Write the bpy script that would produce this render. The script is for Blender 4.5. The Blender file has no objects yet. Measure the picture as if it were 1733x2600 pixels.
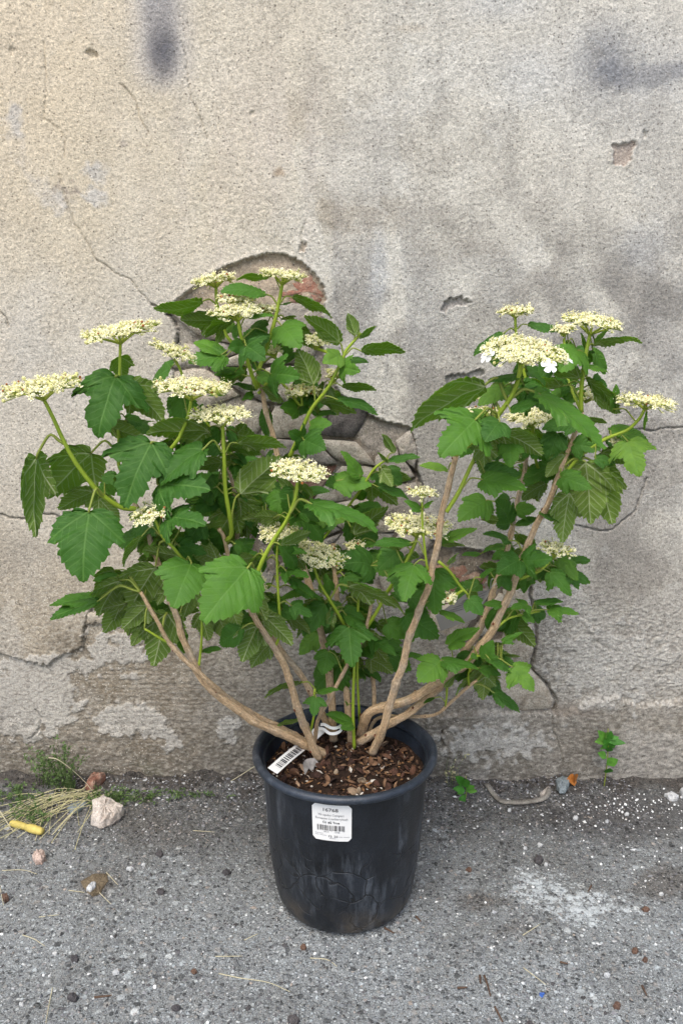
import bpy, math, random
import numpy as np
from mathutils import Vector, Matrix

random.seed(7)
rng = np.random.default_rng(11)
R = math.radians
scene = bpy.context.scene

# ------------------------------------------------------------------ camera, sky, sun, exposure
IMG_W, IMG_H, FOC = 1733.0, 2600.0, 1957.0      # photograph size and focal length in pixels
PITCH, CAM_H = R(12.5), 0.758
cd = bpy.data.cameras.new('camera')
cd.sensor_fit = 'VERTICAL'; cd.sensor_height = 24.0; cd.lens = FOC / IMG_H * 24.0
cd.clip_start = 0.02; cd.clip_end = 400.0
cam = bpy.data.objects.new('camera', cd); scene.collection.objects.link(cam)
cam.location = (0, 0, CAM_H); cam.rotation_euler = (R(90) - PITCH, 0, 0)
scene.camera = cam

SUN_EL, SUN_AZ = R(58), R(200)                  # azimuth: direction the light comes from, clockwise from +Y
world = bpy.data.worlds.new('World'); scene.world = world; world.use_nodes = True
wt = world.node_tree
bg = next(n for n in wt.nodes if n.type == 'BACKGROUND')
sky = wt.nodes.new('ShaderNodeTexSky'); sky.sky_type = 'NISHITA'; sky.sun_disc = False
sky.sun_elevation = SUN_EL; sky.sun_rotation = SUN_AZ
sky.air_density = 1.0; sky.dust_density = 3.0; sky.ozone_density = 0.5
wt.links.new(sky.outputs[0], bg.inputs[0]); bg.inputs[1].default_value = 0.13
sl = bpy.data.lights.new('sun', 'SUN'); sl.energy = 1.4; sl.angle = R(50); sl.color = (1.0, 0.985, 0.92)
sun = bpy.data.objects.new('sun', sl); scene.collection.objects.link(sun)
sdir = Vector((math.sin(SUN_AZ) * math.cos(SUN_EL), math.cos(SUN_AZ) * math.cos(SUN_EL), math.sin(SUN_EL)))
sun.rotation_euler = sdir.to_track_quat('Z', 'Y').to_euler(); sun.location = sdir * 5
vs = scene.view_settings
vs.view_transform = 'Standard'; vs.look = 'None'; vs.gamma = 1.0; vs.use_curve_mapping = False
vs.exposure = 0.88
scene.render.film_transparent = False
scene.cycles.max_bounces = 6; scene.cycles.transmission_bounces = 4; scene.cycles.diffuse_bounces = 3; scene.cycles.glossy_bounces = 2
scene.cycles.caustics_reflective = False; scene.cycles.caustics_refractive = False
scene.cycles.use_adaptive_sampling = True; scene.cycles.adaptive_threshold = 0.03
scene.cycles.use_denoising = True

# ------------------------------------------------------------------ pixel -> place
CP, SP = math.cos(PITCH), math.sin(PITCH)
WALL_Y = 1.233
def ray(px, py):
    x = (px - IMG_W / 2) / FOC; y = -(py - IMG_H / 2) / FOC
    return np.array([x, CP + y * SP, -SP + y * CP])
def at(px, py, Y):                # point on the pixel's line of sight at distance Y from the camera plane
    d = ray(px, py); t = Y / d[1]
    return np.array([d[0] * t, Y, CAM_H + d[2] * t])
def at_z(px, py, z=0.0):          # ... where it meets height z
    d = ray(px, py); t = (z - CAM_H) / d[2]
    return np.array([d[0] * t, d[1] * t, z])
def proj(P):
    P = np.asarray(P, float); v = P - np.array([0, 0, CAM_H])
    dep = v[..., 1] * CP - v[..., 2] * SP; up = v[..., 1] * SP + v[..., 2] * CP
    return IMG_W / 2 + FOC * v[..., 0] / dep, IMG_H / 2 - FOC * up / dep
def m_per_px(P):
    v = np.asarray(P) - np.array([0, 0, CAM_H]); return float(v[1] * CP - v[2] * SP) / FOC

# ------------------------------------------------------------------ noise and small numeric helpers
def _hash(ix, iy, seed):
    h = (ix.astype(np.int64) * 374761393 + iy.astype(np.int64) * 668265263 + seed * 1274126177) & 0x7fffffff
    h = ((h ^ (h >> 13)) * 1274126177) & 0x7fffffff
    return ((h ^ (h >> 16)) & 0xffff) / 65535.0
def noise(x, y, seed=0):
    ix, iy = np.floor(x), np.floor(y); fx, fy = x - ix, y - iy
    u = fx * fx * fx * (fx * (fx * 6 - 15) + 10); v = fy * fy * fy * (fy * (fy * 6 - 15) + 10)
    def g(dx, dy):
        a = _hash(ix + dx, iy + dy, seed) * 6.2831853
        return np.cos(a) * (fx - dx) + np.sin(a) * (fy - dy)
    a = g(0, 0); b = g(1, 0); c = g(0, 1); d = g(1, 1)
    return (a + (b - a) * u + (c - a) * v + (a - b - c + d) * u * v) * 1.5
def fbm(x, y, seed=0, o=4):
    s = 0; a = 1.0; t = 0
    for k in range(o):
        s = s + a * noise(x * 2 ** k, y * 2 ** k, seed + k * 17); t += a; a *= 0.5
    return s / t * 1.6
def sstep(a, b, x):
    t = np.clip((x - a) / (b - a), 0, 1); return t * t * (3 - 2 * t)
def lin(c):
    c = np.asarray(c, float) / 255.0
    return np.where(c <= 0.04045, c / 12.92, ((c + 0.055) / 1.055) ** 2.4)
def seg_dist(X, Y, pts, out=None, reach=80):
    D = np.full(X.shape, 1e9) if out is None else out
    for (x0, y0), (x1, y1) in zip(pts[:-1], pts[1:]):
        m = (X > min(x0, x1) - reach) & (X < max(x0, x1) + reach) & (Y > min(y0, y1) - reach) & (Y < max(y0, y1) + reach)
        if not m.any(): continue
        x = X[m]; y = Y[m]; dx, dy = x1 - x0, y1 - y0
        t = np.clip(((x - x0) * dx + (y - y0) * dy) / (dx * dx + dy * dy + 1e-9), 0, 1)
        d = np.hypot(x - x0 - t * dx, y - y0 - t * dy)
        D[m] = np.minimum(D[m], d)
    return D
def in_poly(X, Y, pts):
    inside = np.zeros(X.shape, bool); n = len(pts)
    for i in range(n):
        x0, y0 = pts[i]; x1, y1 = pts[(i + 1) % n]
        c = ((y0 > Y) != (y1 > Y)) & (X < (x1 - x0) * (Y - y0) / (y1 - y0 + 1e-12) + x0)
        inside ^= c
    return inside
def poly_sd(X, Y, pts, reach=120):   # signed distance, negative inside
    d = seg_dist(X, Y, list(pts) + [pts[0]], reach=reach); d = np.minimum(d, reach)
    return np.where(in_poly(X, Y, pts), -d, d)
def crom(P, n):                       # Catmull-Rom resampling of a poly-line (any number of columns)
    P = np.asarray(P, float)
    if len(P) == 2: t = np.linspace(0, 1, n)[:, None]; return P[0] * (1 - t) + P[1] * t
    Q = np.vstack([2 * P[0] - P[1], P, 2 * P[-1] - P[-2]])
    L = np.r_[0, np.cumsum(np.linalg.norm(np.diff(P[:, :2], axis=0), axis=1) + 1e-9)]
    s = np.linspace(0, L[-1], n); i = np.clip(np.searchsorted(L, s, side='right') - 1, 0, len(P) - 2)
    t = ((s - L[i]) / (L[i + 1] - L[i]))[:, None]
    a, b, c, d = Q[i], Q[i + 1], Q[i + 2], Q[i + 3]
    return 0.5 * (2 * b + (c - a) * t + (2 * a - 5 * b + 4 * c - d) * t ** 2 + (3 * b - a - 3 * c + d) * t ** 3)

# ------------------------------------------------------------------ mesh helpers
def link(o, parent=None):
    scene.collection.objects.link(o)
    if parent is not None: o.parent = parent
    return o
def tag(o, label=None, cat=None, group=None, kind=None):
    if label: o['label'] = label
    if cat: o['category'] = cat
    if group: o['group'] = group
    if kind: o['kind'] = kind
    return o
def raw_mesh(name, V, F3=None, F4=None, mats=(), midx=None, smooth=True, uv=None, col=None, flat_faces=None):
    V = np.asarray(V, np.float32)
    me = bpy.data.meshes.new(name); me.vertices.add(len(V)); me.vertices.foreach_set('co', V.ravel())
    F3 = np.zeros((0, 3), np.int32) if F3 is None else np.asarray(F3, np.int32).reshape(-1, 3)
    F4 = np.zeros((0, 4), np.int32) if F4 is None else np.asarray(F4, np.int32).reshape(-1, 4)
    loops = np.r_[F3.ravel(), F4.ravel()]
    me.loops.add(len(loops)); me.loops.foreach_set('vertex_index', loops)
    n3, n4 = len(F3), len(F4)
    me.polygons.add(n3 + n4)
    me.polygons.foreach_set('loop_start', np.r_[np.arange(n3) * 3, n3 * 3 + np.arange(n4) * 4].astype(np.int32))
    if smooth is not None:
        me.polygons.foreach_set('use_smooth', np.full(n3 + n4, bool(smooth)))
    for m in mats: me.materials.append(m)
    if midx is not None: me.polygons.foreach_set('material_index', np.asarray(midx, np.int32))
    if uv is not None:
        l = me.uv_layers.new(name='UVMap'); l.data.foreach_set('uv', np.asarray(uv, np.float32)[loops].ravel())
    if col is not None:
        for k, a in col.items():
            a = np.asarray(a, np.float32)
            if a.ndim == 1:
                at_ = me.attributes.new(k, 'FLOAT', 'POINT'); at_.data.foreach_set('value', a)
            else:
                at_ = me.attributes.new(k, 'FLOAT_COLOR', 'POINT')
                at_.data.foreach_set('color', np.c_[a, np.ones(len(a), np.float32)].astype(np.float32).ravel())
    me.update(); me.validate()
    return me
class MB:                                   # collects pieces into one mesh
    def __init__(s): s.V = []; s.T = []; s.Q = []; s.mt = []; s.mq = []; s.UV = []; s.n = 0
    def add(s, V, T=None, Q=None, m=0, uv=None):
        V = np.asarray(V, float).reshape(-1, 3)
        if T is not None and len(T): T = np.asarray(T).reshape(-1, 3); s.T.append(T + s.n); s.mt.append(np.full(len(T), m))
        if Q is not None and len(Q): Q = np.asarray(Q).reshape(-1, 4); s.Q.append(Q + s.n); s.mq.append(np.full(len(Q), m))
        s.V.append(V); s.UV.append(np.zeros((len(V), 2)) if uv is None else np.asarray(uv, float)); s.n += len(V)
    def mesh(s, name, mats, smooth=True, org=None):
        V = np.vstack(s.V)
        if org is not None: V = V - np.asarray(org)
        T = np.vstack(s.T) if s.T else None; Q = np.vstack(s.Q) if s.Q else None
        mi = np.concatenate((s.mt if s.T else []) + (s.mq if s.Q else []))
        return raw_mesh(name, V, T, Q, mats, mi, smooth, np.vstack(s.UV))
    def obj(s, name, mats, parent=None, org=(0, 0, 0), smooth=True, porg=None):
        org = np.asarray(org, float)
        o = bpy.data.objects.new(name, s.mesh(name, mats, smooth, org))
        o.location = org - (np.asarray(porg) if porg is not None else 0)
        return link(o, parent)
def frames(P):
    T = np.gradient(P, axis=0); T /= np.linalg.norm(T, axis=1)[:, None] + 1e-12
    N = np.zeros_like(T); r = np.array([0, -1, 0.2]) if abs(T[0][1]) < .9 else np.array([1, 0, 0])
    n = r - T[0] * (r @ T[0]); N[0] = n / np.linalg.norm(n)
    for i in range(1, len(P)):
        n = N[i - 1] - T[i] * (N[i - 1] @ T[i]); N[i] = n / (np.linalg.norm(n) + 1e-12)
    return T, N, np.cross(T, N)
def tube(mb, P, rad, sides=8, m=0, cap=True, rough=0.0, seed=0):
    P = np.asarray(P, float); n = len(P); rad = np.broadcast_to(np.asarray(rad, float), (n,))
    T, N, B = frames(P)
    a = np.arange(sides) / sides * 2 * math.pi
    s = np.r_[0, np.cumsum(np.linalg.norm(np.diff(P, axis=0), axis=1))]
    rr = rad[:, None] * np.ones((1, sides))
    if rough:
        A, S = np.meshgrid(a, s); rr = rr * (1 + rough * noise(np.cos(A) * 1.7 + S * 30 + seed, np.sin(A) * 1.7 + S * 11, seed) +
                                             rough * .8 * noise(A * 2.2 + seed * 3, S * 150, seed + 5))
    V = P[:, None, :] + rr[..., None] * (np.cos(a)[None, :, None] * N[:, None, :] + np.sin(a)[None, :, None] * B[:, None, :])
    V = V.reshape(-1, 3)
    i = np.arange(n - 1)[:, None] * sides; j = np.arange(sides)[None, :]; k = (j + 1) % sides
    Q = np.stack([i + j, i + k, i + sides + k, i + sides + j], -1).reshape(-1, 4)
    uv = np.stack(np.broadcast_arrays(np.tile(a / 6.2832, n), np.repeat(s, sides)), -1)
    Tt = None
    if cap:
        V = np.vstack([V, P[0], P[-1]]); uv = np.vstack([uv, [0, 0], [0, s[-1]]])
        c0, c1 = n * sides, n * sides + 1; j = np.arange(sides); k = (j + 1) % sides
        Tt = np.vstack([np.c_[k, j, np.full(sides, c0)], np.c_[(n - 1) * sides + j, (n - 1) * sides + k, np.full(sides, c1)]])
    mb.add(V, Tt, Q, m, uv)
ICO_V = np.array([[0, -1, 1.618], [0, 1, 1.618], [0, -1, -1.618], [0, 1, -1.618], [1.618, 0, 1], [-1.618, 0, 1], [1.618, 0, -1], [-1.618, 0, -1], [1, 1.618, 0], [-1, 1.618, 0], [1, -1.618, 0], [-1, -1.618, 0]]) / 1.902
ICO_T = []
for i_ in range(12):
    for j_ in range(i_ + 1, 12):
        for k_ in range(j_ + 1, 12):
            d_ = [np.linalg.norm(ICO_V[a] - ICO_V[b]) for a, b in ((i_, j_), (j_, k_), (i_, k_))]
            if max(d_) < 1.1:
                nrm = np.cross(ICO_V[j_] - ICO_V[i_], ICO_V[k_] - ICO_V[i_])
                ICO_T.append((i_, j_, k_) if nrm @ ICO_V[i_] > 0 else (i_, k_, j_))
ICO_T = np.array(ICO_T)
OCT_V = np.array([[1, 0, 0], [-1, 0, 0], [0, 1, 0], [0, -1, 0], [0, 0, 1], [0, 0, -1]], float)
OCT_T = np.array([[0, 2, 4], [2, 1, 4], [1, 3, 4], [3, 0, 4], [2, 0, 5], [1, 2, 5], [3, 1, 5], [0, 3, 5]])
def rotm(rx, ry, rz): return np.array(Matrix.Rotation(rz, 3, 'Z') @ Matrix.Rotation(ry, 3, 'Y') @ Matrix.Rotation(rx, 3, 'X'))

# ------------------------------------------------------------------ materials
class NT:
    def __init__(s, name):
        s.m = bpy.data.materials.new(name); s.m.use_nodes = True; s.t = s.m.node_tree; s.t.nodes.clear()
        s.out = s.t.nodes.new('ShaderNodeOutputMaterial')
    def n(s, typ, props=None, **inp):
        nd = s.t.nodes.new('ShaderNode' + typ)
        for k, v in (props or {}).items(): setattr(nd, k, v)
        for k, v in inp.items():
            key = int(k[1:]) if k[0] == 'i' and k[1:].isdigit() else k.replace('_', ' ')
            s.set(nd.inputs[key], v)
        return nd
    def set(s, sock, v):
        if hasattr(v, 'outputs'): v = v.outputs[0]
        if isinstance(v, bpy.types.NodeSocket): s.t.links.new(v, sock)
        else: sock.default_value = (*v, 1.0) if (isinstance(v, (tuple, list, np.ndarray)) and len(v) == 3 and sock.type == 'RGBA') else v
    def math(s, op, a, b=0.0, c=0.0, clamp=False):
        return s.n('Math', {'operation': op, 'use_clamp': clamp}, i0=a, i1=b, i2=c).outputs[0]
    def mix(s, f, a, b, blend='MIX'):
        nd = s.t.nodes.new('ShaderNodeMix'); nd.data_type = 'RGBA'; nd.blend_type = blend
        s.set(nd.inputs[0], f); s.set(nd.inputs[6], a); s.set(nd.inputs[7], b); return nd.outputs[2]
    def ramp(s, f, stops):
        nd = s.t.nodes.new('ShaderNodeValToRGB'); s.set(nd.inputs[0], f); e = nd.color_ramp.elements
        while len(e) > 1: e.remove(e[-1])
        for i, (p, c) in enumerate(stops):
            el = e[0] if i == 0 else e.new(p)
            el.position = p; el.color = (*c, 1) if not np.isscalar(c) else (c, c, c, 1)
        return nd.outputs[0]
    def noise(s, scale, vec=None, detail=2.0, rough=0.5, dist=0.0):
        nd = s.n('TexNoise', None, Scale=scale, Detail=detail, Roughness=rough, Distortion=dist)
        if vec is not None: s.set(nd.inputs['Vector'], vec)
        return nd.outputs[0]
    def scaled(s, vec, sc):
        return s.n('VectorMath', {'operation': 'MULTIPLY'}, i0=vec, i1=sc).outputs[0]
    def bump(s, h, strength=0.5, dist=0.001, normal=None):
        nd = s.n('Bump', None, Strength=strength, Distance=dist, Height=h)
        if normal is not None: s.set(nd.inputs['Normal'], normal)
        return nd.outputs[0]
    def done(s, color, rough=0.7, normal=None, spec=0.3, trans=None, tcol=None, sheen=0.0, subs=0.0):
        p = s.n('BsdfPrincipled', None, Roughness=rough); s.set(p.inputs['Base Color'], color)
        p.inputs['Specular IOR Level'].default_value = spec
        if sheen: p.inputs['Sheen Weight'].default_value = sheen
        if normal is not None: s.set(p.inputs['Normal'], normal)
        sh = p.outputs[0]
        if trans:
            tr = s.n('BsdfTranslucent'); s.set(tr.inputs[0], tcol if tcol is not None else color)
            mx = s.n('MixShader', None, i0=trans, i1=sh, i2=tr.outputs[0]); sh = mx.outputs[0]
        s.t.links.new(sh, s.out.inputs[0]); return s.m
def coord(N, kind='Object'): return N.n('TexCoord').outputs[kind]
def simple(name, c, rough=0.7, spec=0.3, var=0.12, scale=60.0, bump=0.0, trans=None):
    N = NT(name); v = coord(N); f = N.noise(scale, v, 3.0)
    c = lin(c); col = N.mix(f, tuple(c * (1 - var)), tuple(np.minimum(c * (1 + var), 1)))
    nm = N.bump(f, bump, 0.002) if bump else None
    return N.done(col, rough, nm, spec, trans)

def mat_wall():
    N = NT('weathered_plaster'); v = coord(N)
    a = N.n('Attribute', {'attribute_name': 'albedo'}).outputs['Color']
    g1 = N.noise(430.0, v, 2.0, 0.7); g2 = N.noise(190.0, v, 2.0, 0.65)
    c = N.mix(1.0, a, N.ramp(g1, [(0.28, 0.55), (0.41, 0.91), (0.55, 1.04), (0.70, 1.30)]), 'MULTIPLY')
    c = N.mix(1.0, c, N.ramp(g2, [(0.28, 0.75), (0.5, 1.0), (0.72, 1.2)]), 'MULTIPLY')
    pv = N.n('TexVoronoi', None, Vector=v, Scale=150.0)                 # dark grit in the render
    keep = N.math('GREATER_THAN', N.n('SeparateColor', None, i0=pv.outputs['Color']).outputs[0], 0.72)
    dot = N.math('MULTIPLY', N.math('LESS_THAN', pv.outputs['Distance'], 0.20), keep)
    c = N.mix(N.math('MULTIPLY', dot, 0.55), c, tuple(lin((70, 62, 55))))
    pw = N.n('TexVoronoi', None, Vector=v, Scale=230.0)
    kw = N.math('GREATER_THAN', N.n('SeparateColor', None, i0=pw.outputs['Color']).outputs[1], 0.8)
    c = N.mix(N.math('MULTIPLY', N.math('MULTIPLY', N.math('LESS_THAN', pw.outputs['Distance'], 0.22), kw), 0.55), c, tuple(lin((226, 220, 208))))
    h = N.math('ADD', N.math('MULTIPLY', g1, 0.6), N.math('MULTIPLY', g2, 1.0))
    h = N.math('SUBTRACT', h, N.math('MULTIPLY', dot, 0.5))
    return N.done(c, 0.93, N.bump(h, 0.7, 0.0020), 0.15)
def mat_stone(name, c1, c2, c3):
    N = NT(name); v = coord(N); r = N.n('ObjectInfo').outputs['Random']
    base = N.mix(r, tuple(lin(c1)), tuple(lin(c2)))
    f = N.noise(45.0, v, 5.0, 0.65); g = N.noise(420.0, v, 3.0, 0.6)
    c = N.mix(N.ramp(f, [(0.45, 0.0), (0.68, 0.9)]), base, tuple(lin(c3)))
    c = N.mix(1.0, c, N.ramp(g, [(0.3, 0.62), (0.5, 1.0), (0.72, 1.28)]), 'MULTIPLY')
    return N.done(c, 0.92, N.bump(N.math('ADD', f, N.math('MULTIPLY', g, .5)), 0.8, 0.004), 0.15)
def mat_ground():
    N = NT('worn_asphalt'); v = coord(N)
    a = N.n('Attribute', {'attribute_name': 'albedo'}).outputs['Color']
    wv = N.n('VectorMath', {'operation': 'ADD'}, i0=v, i1=N.scaled(N.n('TexNoise', None, Vector=v, Scale=180.0).outputs['Color'], (0.004, 0.004, 0.004))).outputs[0]
    def agg(scale, lo, seedoff):
        vo = N.n('TexVoronoi', None, Vector=N.n('VectorMath', {'operation': 'ADD'}, i0=wv, i1=(seedoff, 0, 0)).outputs[0], Scale=scale)
        s = N.n('SeparateColor', None, i0=vo.outputs['Color'])
        tone = N.ramp(s.outputs[0], [(0.0, (0.18, 0.18, 0.18)), (0.25, (0.55, 0.54, 0.55)), (0.5, (1.0, 1.0, 1.03)), (0.70, (1.35, 1.22, 1.12)), (0.8, (1.75, 1.82, 1.88)), (0.93, (2.0, 2.0, 2.0)), (0.985, (2.6, 2.55, 2.5))])
        core = N.ramp(vo.outputs['Distance'], [(0.36, 1.0), (0.5, 0.0)])
        has = N.math('GREATER_THAN', s.outputs[1], lo)
        return tone, N.math('MULTIPLY', core, has), vo.outputs['Distance']
    t1, k1, d1 = agg(190.0, 0.45, 0.0); t2, k2, d2 = agg(420.0, 0.2, 3.1)
    g = N.noise(900.0, v, 2.0)
    c = N.mix(1.0, a, N.ramp(g, [(0.3, 0.4), (0.5, 0.92), (0.7, 1.5)]), 'MULTIPLY')
    c = N.mix(N.math('MULTIPLY', k2, 0.85), c, N.mix(1.0, a, t2, 'MULTIPLY'))
    c = N.mix(N.math('MULTIPLY', k1, 0.9), c, N.mix(1.0, a, t1, 'MULTIPLY'))
    t3, k3, d3 = agg(95.0, 0.80, 7.7)
    c = N.mix(N.math('MULTIPLY', k3, 0.8), c, N.mix(1.0, a, t3, 'MULTIPLY'))
    sp = N.n('Attribute', {'attribute_name': 'spill'}).outputs['Fac']
    sn = N.noise(70.0, v, 7.0, 0.85)
    sm = N.math('MULTIPLY', N.ramp(N.math('ADD', N.math('MULTIPLY', sp, 0.50), N.math('MULTIPLY', N.math('SUBTRACT', sn, 0.5), 2.6)), [(0.40, 0.0), (0.50, 1.0)]), 0.78)
    c = N.mix(sm, c, tuple(lin((196, 202, 204))))
    h = N.math('ADD', N.math('MULTIPLY', k1, 1.0), N.math('ADD', N.math('MULTIPLY', k2, 0.5), N.math('MULTIPLY', g, 0.4)))
    return N.done(c, 0.85, N.bump(h, 0.9, 0.0025), 0.25)
def mat_leaf(name, under):
    N = NT(name); uv = N.n('UVMap').outputs[0]; sx = N.n('SeparateXYZ', None, i0=uv)
    x = N.math('ABSOLUTE', N.math('SUBTRACT', sx.outputs[0], 0.5)); y = N.math('SUBTRACT', sx.outputs[1], 0.5)
    ca, sa = math.cos(R(48)), math.sin(R(48))
    s2 = N.math('ADD', N.math('MULTIPLY', x, sa), N.math('MULTIPLY', y, ca))
    d2 = N.math('ABSOLUTE', N.math('SUBTRACT', N.math('MULTIPLY', x, ca), N.math('MULTIPLY', y, sa)))
    mid = N.math('LESS_THAN', x, N.math('MULTIPLY', y, math.tan(R(25))))
    def pick(a, b): return N.math('ADD', N.math('MULTIPLY', mid, a), N.math('MULTIPLY', N.math('SUBTRACT', 1.0, mid), b))
    d = pick(x, d2); s = pick(y, s2)
    wob = N.math('MULTIPLY', N.math('SUBTRACT', N.noise(7.0, uv), 0.5), 0.05)
    main = N.ramp(N.math('MINIMUM', x, N.math('ADD', d2, N.math('MULTIPLY', N.math('LESS_THAN', s2, 0.0), 9.0))), [(0.006, 1.0), (0.016, 0.0)])
    t = N.math('ADD', N.math('SUBTRACT', s, N.math('MULTIPLY', d, 0.85)), wob)
    fr = N.math('ABSOLUTE', N.math('SUBTRACT', N.math('FRACT', N.math('MULTIPLY', t, 8.5)), 0.5))
    sec = N.math('MULTIPLY', N.ramp(fr, [(0.02, 1.0), (0.10, 0.0)]), 0.75)
    vein = N.math('MAXIMUM', main, sec)
    cell = N.n('TexVoronoi', {'feature': 'DISTANCE_TO_EDGE'}, Vector=uv, Scale=34.0).outputs[0]
    net = N.math('MULTIPLY', N.ramp(cell, [(0.0, 1.0), (0.09, 0.0)]), 0.22)
    vein = N.math('MAXIMUM', vein, net)
    rnd = N.n('SeparateColor', None, i0=N.n('ObjectInfo').outputs['Color']).outputs[0]      # each leaf's own tone
    nz = N.noise(6.0, uv, 3.0, 0.6); n2 = N.noise(70.0, uv, 2.0)
    if under:
        base = N.mix(rnd, tuple(lin((108, 142, 52))), tuple(lin((142, 170, 72))))
        base = N.mix(N.math('MULTIPLY', nz, .5), base, tuple(lin((146, 168, 92))))
        col = N.mix(vein, base, tuple(lin((222, 230, 172)))); rough, sp, tr = 0.62, 0.25, 0.56
        tcol = tuple(lin((158, 192, 46)))
        h = vein
    else:
        base = N.ramp(rnd, [(0.0, tuple(lin((48, 92, 32)))), (0.35, tuple(lin((66, 114, 38)))), (0.7, tuple(lin((98, 146, 48)))), (1.0, tuple(lin((138, 174, 68))))])
        base = N.mix(N.ramp(nz, [(0.42, 0.0), (0.7, 0.55)]), base, tuple(lin((88, 130, 62))))
        base = N.mix(1.0, base, N.ramp(n2, [(0.3, 0.86), (0.7, 1.14)]), 'MULTIPLY')
        fl = N.n('TexVoronoi', None, Vector=uv, Scale=16.0)
        fk = N.math('MULTIPLY', N.math('LESS_THAN', fl.outputs['Distance'], 0.09), N.math('GREATER_THAN', N.n('SeparateColor', None, i0=fl.outputs['Color']).outputs[0], 0.93))
        base = N.mix(N.math('MULTIPLY', fk, .6), base, tuple(lin((170, 175, 110))))
        col = N.mix(N.math('MULTIPLY', vein, 0.5), base, tuple(lin((122, 158, 84)))); rough, sp, tr = 0.48, 0.26, 0.45
        tcol = tuple(lin((140, 186, 44)))
        h = N.math('SUBTRACT', 1.0, vein)
    hh = N.math('ADD', h, N.math('MULTIPLY', nz, 0.8))
    return N.done(col, rough, N.bump(hh, 0.35, 0.0015), sp, tr, tcol)
def mat_bark():
    N = NT('stem_bark'); uv = N.n('UVMap').outputs[0]; v = coord(N)
    st = N.scaled(uv, (14.0, 60.0, 1.0)); f = N.noise(1.0, st, 4.0, 0.6); g = N.noise(300.0, v, 3.0); b = N.noise(28.0, v, 3.0)
    c = N.ramp(f, [(0.25, tuple(lin((112, 86, 62)))), (0.40, tuple(lin((176, 146, 112)))), (0.6, tuple(lin((206, 178, 142)))), (0.8, tuple(lin((222, 204, 180))))])
    c = N.mix(N.ramp(b, [(0.45, 0.0), (0.68, 0.6)]), c, tuple(lin((176, 164, 148))))
    c = N.mix(1.0, c, N.ramp(g, [(0.3, 0.75), (0.7, 1.2)]), 'MULTIPLY')
    return N.done(c, 0.85, N.bump(N.math('ADD', f, N.math('MULTIPLY', g, .4)), 0.7, 0.0022), 0.2)
def mat_shoot():
    N = NT('green_shoot'); uv = N.n('UVMap').outputs[0]; v = coord(N)
    f = N.noise(30.0, v, 3.0); st = N.noise(1.0, N.scaled(uv, (12.0, 20.0, 1.0)), 2.0)
    c = N.mix(f, tuple(lin((134, 158, 40))), tuple(lin((170, 190, 66))))
    c = N.mix(1.0, c, N.ramp(st, [(0.3, 0.85), (0.7, 1.12)]), 'MULTIPLY')
    return N.done(c, 0.5, None, 0.35, 0.12)
def mat_pot(name='scuffed_black_plastic', c1=(12, 15, 20), c2=(33, 38, 46)):
    N = NT(name); v = coord(N)
    f = N.noise(9.0, v, 5.0, 0.7); g = N.noise(500.0, v, 3.0); st = N.noise(1.0, N.scaled(v, (60, 60, 8)), 4.0, 0.65)
    c = N.mix(N.ramp(f, [(0.36, 0.0), (0.64, 1.0)]), tuple(lin(c1)), tuple(lin(c2)))
    sc = N.math('MULTIPLY', N.ramp(st, [(0.50, 0.0), (0.68, 1.0)]), N.ramp(N.noise(16.0, v, 4.0), [(0.40, 0.0), (0.58, 1.0)]))
    c = N.mix(N.math('MULTIPLY', sc, 0.55), c, tuple(lin((98, 104, 112))))
    cr = N.n('TexVoronoi', {'feature': 'DISTANCE_TO_EDGE'}, Vector=N.n('VectorMath', {'operation': 'ADD'}, i0=v, i1=N.scaled(N.n('TexNoise', None, Vector=v, Scale=40.0).outputs['Color'], (.02, .02, .02))).outputs[0], Scale=26.0).outputs[0]
    sz = N.n('SeparateXYZ', None, i0=v).outputs[2]
    low = N.ramp(sz, [(0.02, 1.0), (0.12, 0.0)])
    crk = N.math('MULTIPLY', N.math('MULTIPLY', N.ramp(cr, [(0.0, 1.0), (0.035, 0.0)]), N.ramp(N.noise(18.0, v), [(0.42, 0.0), (0.5, 1.0)])), N.ramp(sz, [(0.10, 1.0), (0.15, 0.0)]))
    c = N.mix(crk, c, tuple(lin((14, 15, 19))))
    dirt = N.math('MULTIPLY', N.ramp(sz, [(0.006, 1.0), (0.05, 0.0)]), N.ramp(N.noise(24.0, v, 4.0), [(0.45, 0.0), (0.65, 0.85)]))
    c = N.mix(dirt, c, tuple(lin((92, 82, 68))))
    c = N.mix(1.0, c, N.ramp(g, [(0.3, 0.75), (0.7, 1.25)]), 'MULTIPLY')
    r = N.math('ADD', 0.28, N.math('MULTIPLY', f, 0.30))
    h = N.math('SUBTRACT', N.math('ADD', N.math('MULTIPLY', g, .25), f), N.math('MULTIPLY', crk, 1.2))
    return N.done(c, r, N.bump(h, 0.5, 0.003), 0.5)
def mat_random(name, stops, rough=0.8, scale=80.0, bump=0.5, spec=0.25, island=False, trans=None):
    N = NT(name); v = coord(N)
    r = N.n('NewGeometry').outputs['Random Per Island'] if island else N.n('ObjectInfo').outputs['Random']
    c = N.ramp(r, [(p, tuple(lin(q))) for p, q in stops]); f = N.noise(scale, v, 4.0, 0.6)
    c = N.mix(1.0, c, N.ramp(f, [(0.3, 0.7), (0.5, 1.0), (0.7, 1.25)]), 'MULTIPLY')
    return N.done(c, rough, N.bump(f, bump, 0.002) if bump else None, spec, trans)

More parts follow.
